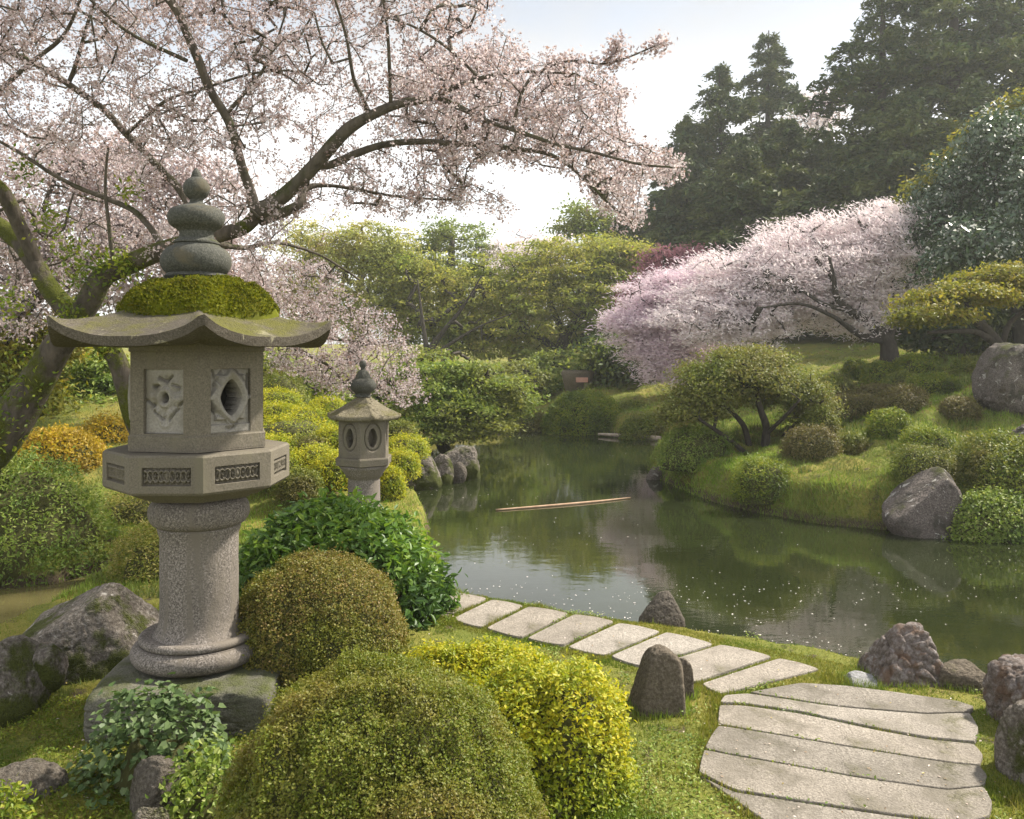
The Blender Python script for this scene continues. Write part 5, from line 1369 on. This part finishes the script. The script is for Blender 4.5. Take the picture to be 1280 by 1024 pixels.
LIMBS = [
    [(98, 400, 8.25, 36), (78, 382, 8.3, 33), (60, 358, 8.35, 30), (45, 330, 8.4, 29), (25, 305, 8.5, 28), (0, 283, 8.6, 27), (-40, 250, 8.7, 24), (-110, 190, 8.8, 16)],
    [(48, 335, 8.4, 22), (32, 298, 8.3, 22), (18, 268, 8.2, 22), (0, 236, 8.1, 22), (-40, 200, 8, 17), (-100, 120, 7.8, 10)],
    [(322, 267, 7.4, 26), (360, 240, 7.25, 24), (395, 205, 7.1, 22), (430, 166, 7.0, 21), (462, 145, 6.95, 17), (498, 130, 6.9, 14), (534, 124, 6.85, 11), (560, 113, 6.8, 9), (600, 98, 6.7, 7), (650, 90, 6.6, 5), (720, 92, 6.5, 3)],
    [(548, 122, 6.85, 9), (575, 134, 6.8, 9), (605, 150, 6.7, 8), (640, 162, 6.6, 7), (690, 178, 6.5, 6), (740, 190, 6.45, 5), (800, 205, 6.4, 4), (845, 210, 6.35, 3)],
    [(398, 208, 7.15, 13), (416, 205, 7.2, 13), (445, 192, 7.25, 12), (480, 181, 7.3, 11), (520, 177, 7.3, 10), (570, 180, 7.3, 9), (640, 185, 7.2, 8), (690, 194, 7.1, 7), (730, 222, 7.0, 5), (765, 258, 6.9, 4), (790, 275, 6.85, 3)],
    [(326, 276, 7.45, 18), (350, 267, 7.6, 17), (376, 254, 7.7, 14), (380, 238, 7.8, 13), (398, 232, 7.9, 7), (440, 236, 8.1, 5), (500, 246, 8.3, 4), (560, 250, 8.4, 3)],
    [(320, 266, 7.4, 17), (316, 245, 7.4, 15), (305, 215, 7.3, 14), (296, 185, 7.2, 14), (283, 148, 7.1, 14), (262, 113, 7.0, 14), (250, 82, 6.9, 14), (235, 46, 6.8, 13), (222, 18, 6.7, 13), (205, -10, 6.6, 12), (180, -70, 6.4, 9), (150, -160, 6.2, 6)],
    [(252, 298, 7.75, 16), (240, 268, 7.9, 13), (226, 240, 8.0, 12), (196, 206, 8.0, 11), (156, 166, 8.0, 11), (125, 133, 7.9, 10), (84, 104, 7.8, 10), (36, 76, 7.7, 9), (-10, 58, 7.6, 9), (-90, 20, 7.4, 6)],
    [(205, 312, 7.9, 12), (188, 285, 7.9, 10), (165, 262, 7.9, 9), (130, 247, 7.9, 8), (92, 232, 7.8, 7), (55, 212, 7.7, 6), (15, 185, 7.6, 5), (-30, 160, 7.5, 4)],
    [(142, 330, 8.0, 7), (137, 290, 7.9, 6), (132, 240, 7.8, 5), (135, 185, 7.7, 4)],
    [(461, 143, 6.95, 9), (452, 120, 6.8, 7), (441, 96, 6.7, 6), (433, 47, 6.5, 5), (418, 0, 6.3, 4), (400, -60, 6.1, 3)],
    [(489, 130, 6.9, 7), (487, 90, 6.7, 6), (484, 40, 6.5, 5), (478, -5, 6.3, 5), (470, -70, 6.1, 3)],
    [(282, 143, 7.1, 7), (322, 97, 7.0, 5), (342, 60, 6.9, 4), (356, 20, 6.8, 3)],
    [(234, 76, 6.85, 7), (188, 56, 6.6, 6), (148, 32, 6.4, 5), (112, -2, 6.2, 5), (60, -60, 6, 3)],
    [(158, 168, 8.0, 6), (206, 127, 7.7, 5), (254, 111, 7.5, 4), (312, 93, 7.3, 4), (360, 88, 7.2, 3)],
    [(-20, 130, 7.6, 8), (38, 79, 7.4, 7), (78, 46, 7.2, 6), (100, 0, 7.0, 5), (112, -40, 6.9, 4)],
    [(85, 106, 7.8, 7), (101, 60, 7.6, 6), (116, 8, 7.4, 5), (125, -40, 7.3, 4)],
    [(122, 418, 8.3, 14), (200, 405, 8.8, 10), (300, 415, 9.4, 8), (362, 433, 9.7, 7), (388, 445, 9.8, 6), (408, 456, 9.85, 5), (424, 470, 9.9, 4), (442, 492, 9.95, 3)],
    [(300, 415, 9.4, 6), (360, 412, 9.7, 5), (420, 424, 9.9, 5), (480, 428, 10.1, 4), (515, 420, 10.2, 3)],
    [(250, 300, 7.75, 12), (300, 310, 8.4, 8), (340, 303, 8.9, 6), (372, 309, 9.2, 5), (412, 325, 9.5, 4), (450, 350, 9.7, 3)],
    [(640, 162, 6.6, 5), (655, 110, 6.5, 5), (678, 88, 6.5, 4), (713, 76, 6.45, 4), (752, 80, 6.4, 3.4), (784, 72, 6.4, 3), (815, 59, 6.35, 2.6), (830, 53, 6.35, 2)],
    [(752, 80, 6.4, 3), (768, 66, 6.35, 2.5), (776, 50, 6.3, 2)],
    [(600, 98, 6.7, 5), (560, 60, 6.6, 5), (520, 35, 6.5, 4), (480, 20, 6.4, 3)],
]
tr = Acc(); nodes = []
p, r = ppath(TR[0]); tr.add(*tube(p, r, 14, .16, 3)); nodes.append(p[30:])
tr.mk("trunk", bark_moss, HC)
st = Acc(); p, r = ppath(STEM2); st.add(*tube(p, r, 12, .16, 9)); st.mk("trunk", bark_moss, HC)
for k, lm in enumerate(LIMBS):
    p, r = ppath(lm, 8)
    r = r * .80
    rg = np.random.default_rng(800 + k)
    p = p + fbm(np.stack([p[:, 0] * 3, p[:, 1] * 3, p[:, 2] * 3], -1), 2, k)[:, None] * .010 * min(1, r.max() / .03)
    a = Acc(); a.add(*tube(p, r, 10 if r[0] > .05 else 7, .10, k))
    a.mk("limb", bark_moss if k < 2 else bark_limb, HC)
    nodes.append(p[2:])
nodes = np.concatenate(nodes)
R1 = np.array([(-260, -230), (520, -230), (600, -80), (618, 2), (640, 52), (690, 62), (742, 85), (790, 118), (775, 150), (800, 180), (856, 203), (846, 222), (806, 232), (806, 285), (772, 292), (742, 252), (700, 214), (640, 205), (566, 215), (640, 250), (640, 268), (560, 258), (500, 272), (440, 262), (390, 258), (350, 292), (330, 330), (280, 350), (150, 355), (60, 420), (-260, 430)], float)
R2 = np.array([(306, 322), (360, 318), (410, 330), (448, 372), (505, 410), (520, 440), (528, 500), (500, 508), (462, 490), (430, 492), (372, 470), (318, 456), (296, 430)], float)
R3 = np.array([(500, 60), (640, 62), (690, 66), (742, 88), (785, 120), (770, 150), (800, 182), (852, 205), (840, 222), (800, 230), (800, 280), (770, 285), (742, 248), (700, 212), (640, 200), (560, 200), (500, 160)], float)
rg = np.random.default_rng(77)
def fill(poly, n, yfun, seed, thin):
    lo, hi = poly.min(0), poly.max(0)
    out = []
    while len(out) < n:
        q = lo + rg.random((4000, 2)) * (hi - lo)
        q = q[in_poly(q[:, 0], q[:, 1], poly)]
        d = fbm(np.column_stack([q / 75.0, np.zeros(len(q))]), 3, seed)
        q = q[rg.random(len(q)) < np.clip(.55 + thin * d, .05, 1)]
        for a, b in q: out.append(P(a, b, yfun(a, b)))
    return np.array(out[:n])
def y1(a, b):
    if a < 170 and b > 195: return 9.3 + .6 * abs(rg.normal())
    # umbrella: nearer overhead, farther towards the lower left
    return float(np.clip(7.9 + .85 * rg.normal() + .8 * (b - 150) / 250 - .5 * max(0, a - 500) / 350, 6.2, 10.6))
def y2(a, b): return 9.9 + .45 * rg.normal()
att = np.vstack([fill(R1, 4700, y1, 5, 1.0), fill(R3, 700, y1, 15, .6), fill(R2, 620, y2, 6, .6)])
pos, ch, cnt = grow(nodes, att, .13, rg, jit=.09, sag=.06)
B = Acc(); tips = []
for ids in ch:
    c = cnt[ids].copy(); c[0] = min(c[0], c[1] + 1)
    q = pos[ids]
    B.add(*tube(q, np.minimum(.0021 * np.maximum(c, .5) ** .5, .02), 4))
    tips.append(q[1:])
B.mk("twigs_or_shade_core", bark_limb, HC)
tips = np.concatenate(tips)
cen = np.vstack([att, tips])
k4 = 5
cl = np.repeat(cen, k4, 0) + rg.normal(size=(len(cen) * k4, 3)) * .042
n = len(cl) * 4
p = np.repeat(cl, 4, 0) + rg.normal(size=(n, 3)) * .013
nn = unit(rg.normal(size=p.shape) + np.array([0, 0, .3]))
LL = rg.uniform(.015, .031, n)
V, f = leaf_quads(p, nn, LL, LL * .85, rg, fold=.2)
mk("blossom", V, f, pet_hero, HC)
# sprigs of blossom on the outlying twig
far = []
for k in (20, 21):
    q, _ = ppath(LIMBS[k], 12)
    far.append(q[len(q) // 3:])
far = np.concatenate(far)
far = far[rg.random(len(far)) < .75]
p = np.repeat(far, 16, 0) + rg.normal(size=(len(far) * 16, 3)) * .038
V, f = leaf_quads(p, unit(rg.normal(size=p.shape)), .032, .024, rg)
mk("blossom", V, f, pet_hero, HC)
# epiphytic leaves and moss tufts on the fork
ep = []
for (a, b, Y, s, m) in [(130, 335, 8.0, 22, 60), (158, 332, 7.9, 14, 40), (60, 275, 8.0, 16, 26), (85, 310, 8.1, 18, 26), (100, 345, 8.1, 20, 30), (30, 210, 7.9, 16, 16), (160, 238, 7.8, 12, 14), (95, 395, 8.1, 16, 40), (10, 380, 8.0, 20, 34), (135, 440, 8.2, 10, 30), (30, 470, 8.3, 30, 60), (0, 525, 8.3, 30, 60)]:
    ep.append(P(a, b, Y) + rg.normal(size=(m * 5, 3)) * s / F * Y * .7)
ep = np.concatenate(ep)
V, f = leaf_quads(ep, unit(rg.normal(size=ep.shape) + [0, 0, .6]), .055, .026, rg)
mk("moss_leaves", V, f, lime, HC)

# second cherry filling the space behind the left branches
tree("cherry_tree", "pink cherry in full bloom behind the mossy cherry at the left edge", [[(-60, 600, 15.5, 40), (-40, 500, 15.5, 32), (0, 420, 15.4, 22), (60, 360, 15.2, 14), (120, 320, 15, 7)], [(-40, 480, 15.5, 24), (-70, 380, 15.4, 16), (-60, 280, 15.2, 8)], [(0, 420, 15.4, 14), (40, 300, 15.2, 9), (70, 220, 15, 5)]],
     [(60, 330, 15.2, 100, 60, .8), (-30, 300, 15.4, 90, 70, .8), (150, 290, 15, 90, 60, .8), (240, 320, 14.8, 80, 50, .8), (300, 360, 14.6, 60, 40, .8), (100, 210, 15.2, 110, 60, .8), (230, 230, 15, 80, 50, .8), (0, 400, 15, 60, 30, .8), (180, 375, 14.8, 80, 40, .8)],
     620, 60, .20, .075, .055, pet_hero, 330, bark=bark_limb, flat=.5, up=.2, shell=.85, twig=.006, rmax=.07, crown_name="blossom", jl=.9)

# mossy weeds on the shaded ground by the lantern
rg = np.random.default_rng(313)
xw, yw = rg.uniform(-3.3, -.4, 60000), rg.uniform(2.9, 6.6, 60000)
kw = (water_sd(xw, yw) > .05) & (fbm(np.column_stack([xw * 2.2, yw * 2.2, 0 * xw]), 3, 51) + .25 * fbm(np.column_stack([xw * 9, yw * 9, 0 * xw]), 2, 52) > .02)
xw, yw = xw[kw], yw[kw]
pw = np.column_stack([xw, yw, ground_z(xw, yw) + rg.uniform(0, .03, len(xw))])
V, f = leaf_quads(pw, unit(rg.normal(size=pw.shape) * .7 + [0, 0, 1]), rg.uniform(.012, .026, len(xw)), .010, rg)
tag(mk("moss_tufts", V, f, lime), "low mossy weeds on the shaded ground around the lantern base", None, None, 'stuff')
# longer grass growing up round the feet of the stones
rg = np.random.default_rng(414)
gx_, gy_ = [], []
for zg in RINGS:
    c = zg.mean(0)
    m = int(260 * min(1.6, np.ptp(zg[:, 0]) + .25))
    q = zg[rg.integers(0, len(zg), m * 3)]
    d = q[:, :2] - c[:2]
    d = d * (1 + rg.uniform(-.02, .12, len(q)))[:, None]
    gx_.append(c[0] + d[:, 0] + rg.normal(size=len(q)) * .012); gy_.append(c[1] + d[:, 1] + rg.normal(size=len(q)) * .012)
gx_, gy_ = np.concatenate(gx_), np.concatenate(gy_)
kk = water_sd(gx_, gy_) > .06
for q in slab_polys: kk &= ~in_poly(gx_, gy_, q)
gx_, gy_ = gx_[kk], gy_[kk]
grass("stone_foot_grass", "longer grass growing round the feet of the stones", gx_, gy_, .055 * np.clip(gy_ / 5, .8, 2.2), .006 * np.clip(gy_ / 4.5, .9, 2.5), g_hill, rg, .9)
# broad leaved weeds in the lawn by the path
xw, yw = rg.uniform(.1, 3.0, 40000), rg.uniform(2.9, 7.0, 40000)
kw = (water_sd(xw, yw) > .08) & (fbm(np.column_stack([xw * 2.0, yw * 2.0, 0 * xw]), 3, 151) + .35 * fbm(np.column_stack([xw * 10, yw * 10, 0 * xw]), 2, 152) > .20)
for q in slab_polys: kw &= ~in_poly(xw, yw, q)
xw, yw = xw[kw], yw[kw]
pw = np.column_stack([xw, yw, ground_z(xw, yw) + rg.uniform(.006, .035, len(xw))])
V, f = leaf_quads(pw, unit(rg.normal(size=pw.shape) * .6 + [0, 0, 1]), rg.uniform(.012, .026, len(xw)), .011, rg)
tag(mk("lawn_weeds", V, f, grn), "small broad leaved weeds in the lawn beside the path", None, None, 'stuff')
# ------------------------------------------------------------------ pond details
q, r = ppath([(620, 637, 11.9, 2), (700, 631, 12.3, 3), (750, 625, 12.6, 2.6), (788, 619, 12.9, 1.4)], 10)
q[:, 2] = WZ + .012
o = mk("bamboo_pole", *tube(q, r, 8), M_plain("bamboo_tan", (0.30, 0.19, 0.12), (0.48, 0.34, 0.23), 8), None, True, origin=q.mean(0))
tag(o, "thin reddish bamboo pole floating across the pond", "pole")
q, r = ppath([(748, 544, 22.4, 3), (775, 548, 22.0, 5), (800, 552, 21.6, 7), (826, 558, 21.2, 6)], 8)
q[:, 2] = WZ + .06
o = mk("fallen_branch", *tube(q, r, 8, .2, 4), M_plain("bleached_wood", (0.20, 0.15, 0.11), (0.42, 0.35, 0.28), 9), None, True, origin=q.mean(0))
tag(o, "bleached fallen branch lying along the far shore right of the rounded shrub", "branch")
rg = np.random.default_rng(91)
pts = []
n = 26000
Yp = 1 / rg.uniform(1 / 23.0, 1 / 5.2, n)
Xp = rg.uniform(-.3, .75, n) * Yp
sdp = sdist(Xp, Yp, POND)
dn = fbm(np.column_stack([Xp * .55, Yp * .9, 0 * Xp]), 4, 12)
keep = (sdp < -.05) & (rg.random(n) < np.clip(.55 * (dn - .08), .012, .17))
Xp, Yp = Xp[keep], Yp[keep]
p = np.column_stack([Xp, Yp, np.full(len(Xp), WZ + .004)])
s = rg.uniform(.005, .018, len(p)) * (Yp / 10) ** .35
V, f = leaf_quads(p, unit(np.column_stack([rg.normal(size=(len(p), 2)) * .05, np.ones(len(p))])), s * 1.3, s, rg, fold=.1)
o = mk("fallen_petals", V, f, M_petal("fallen_petal", [(0.78, 0.72, 0.70), (0.85, 0.82, 0.80), (0.70, 0.60, 0.58)], .2))
tag(o, "white cherry petals floating over the pond surface", None, None, 'stuff')
# weathered brown planter with a pale red board, behind the rounded shrub
cY = 27.8
cb = P(722, 494, cY)
pl = thing("stone_planter", "weathered brown round planter with a pale red board beyond the pond", "planter", (cb[0], cb[1], float(ground_z(cb[0], cb[1]))))
gz = LOC[pl.name][2]
hz = P(0, 463, cY)[2]
V, Fc = lathe([(0, gz - .1), (.42, gz - .1), (.50, hz - .25), (.55, hz - .1), (.50, hz), (.40, hz - .01), (.38, hz - .1), (0, hz - .12)], cb[:2], 32)
mk("planter_body", V, Fc, rk_brown, pl, True)
bw = P(720, 472, cY - .6); bv = P(735, 478, cY - .6)
V = np.array([[bw[0], bw[1], bw[2]], [bv[0], bw[1], bw[2]], [bv[0], bw[1], bv[2]], [bw[0], bw[1], bv[2]]])
V = np.vstack([V, V + [0, .05, 0]])
mk("board", V, np.array([[3, 2, 1, 0], [4, 5, 6, 7], [0, 1, 5, 4], [1, 2, 6, 5], [2, 3, 7, 6], [3, 0, 4, 7]]), M_plain("faded_red_paint", (0.34, 0.17, 0.13), (0.45, 0.27, 0.22), 5), pl)
def stump(label, px, yt, yb, Y, w):
    c = P(px, yb, Y); gz = float(ground_z(c[0], c[1])); t = P(px, yt, Y)[2]; r = w / 2 / F * Y
    V, Fc = lathe([(0, gz - .1), (r * 1.3, gz - .1), (r, gz + .25 * (t - gz)), (r * .75, t - .03), (r * .65, t), (0, t)], c[:2], 20)
    V = V + .04 * fbm(V * 4, 3, int(px))[:, None]
    tag(mk("tree_stump", V, Fc, bark_moss, None, True, origin=(c[0], c[1], gz)), label, "stump")
stump("mossy green stump right of the round planter beyond the pond", 735, 479, 496, 27.2, 14)
stump("mossy stump under the lilac cherry beyond the pond", 797, 478, 500, 27.0, 22)
# ------------------------------------------------------------------ pale garden haze
lo, hi = np.array([-114, -43, -2.2]), np.array([114, 124, 36.0])
V = np.array([[x, y, zz] for zz in (lo[2], hi[2]) for y in (lo[1], hi[1]) for x in (lo[0], hi[0])], float)
hm = bpy.data.materials.new("haze_air"); hm.use_nodes = True
ht = hm.node_tree
ht.nodes.remove(ht.nodes["Principled BSDF"])
pv = ht.nodes.new("ShaderNodeVolumePrincipled")
pv.inputs["Color"].default_value = (0.93, 0.96, 0.97, 1)
pv.inputs["Density"].default_value = 0.0010
pv.inputs["Anisotropy"].default_value = 0.35
ht.links.new(pv.outputs[0], ht.nodes["Material Output"].inputs["Volume"])
hz_o = mk("haze", V, np.array([[0, 2, 3, 1], [4, 5, 7, 6], [0, 1, 5, 4], [1, 3, 7, 5], [3, 2, 6, 7], [2, 0, 4, 6]]), hm)
tag(hz_o, "thin pale haze over the garden", None, None, 'stuff')
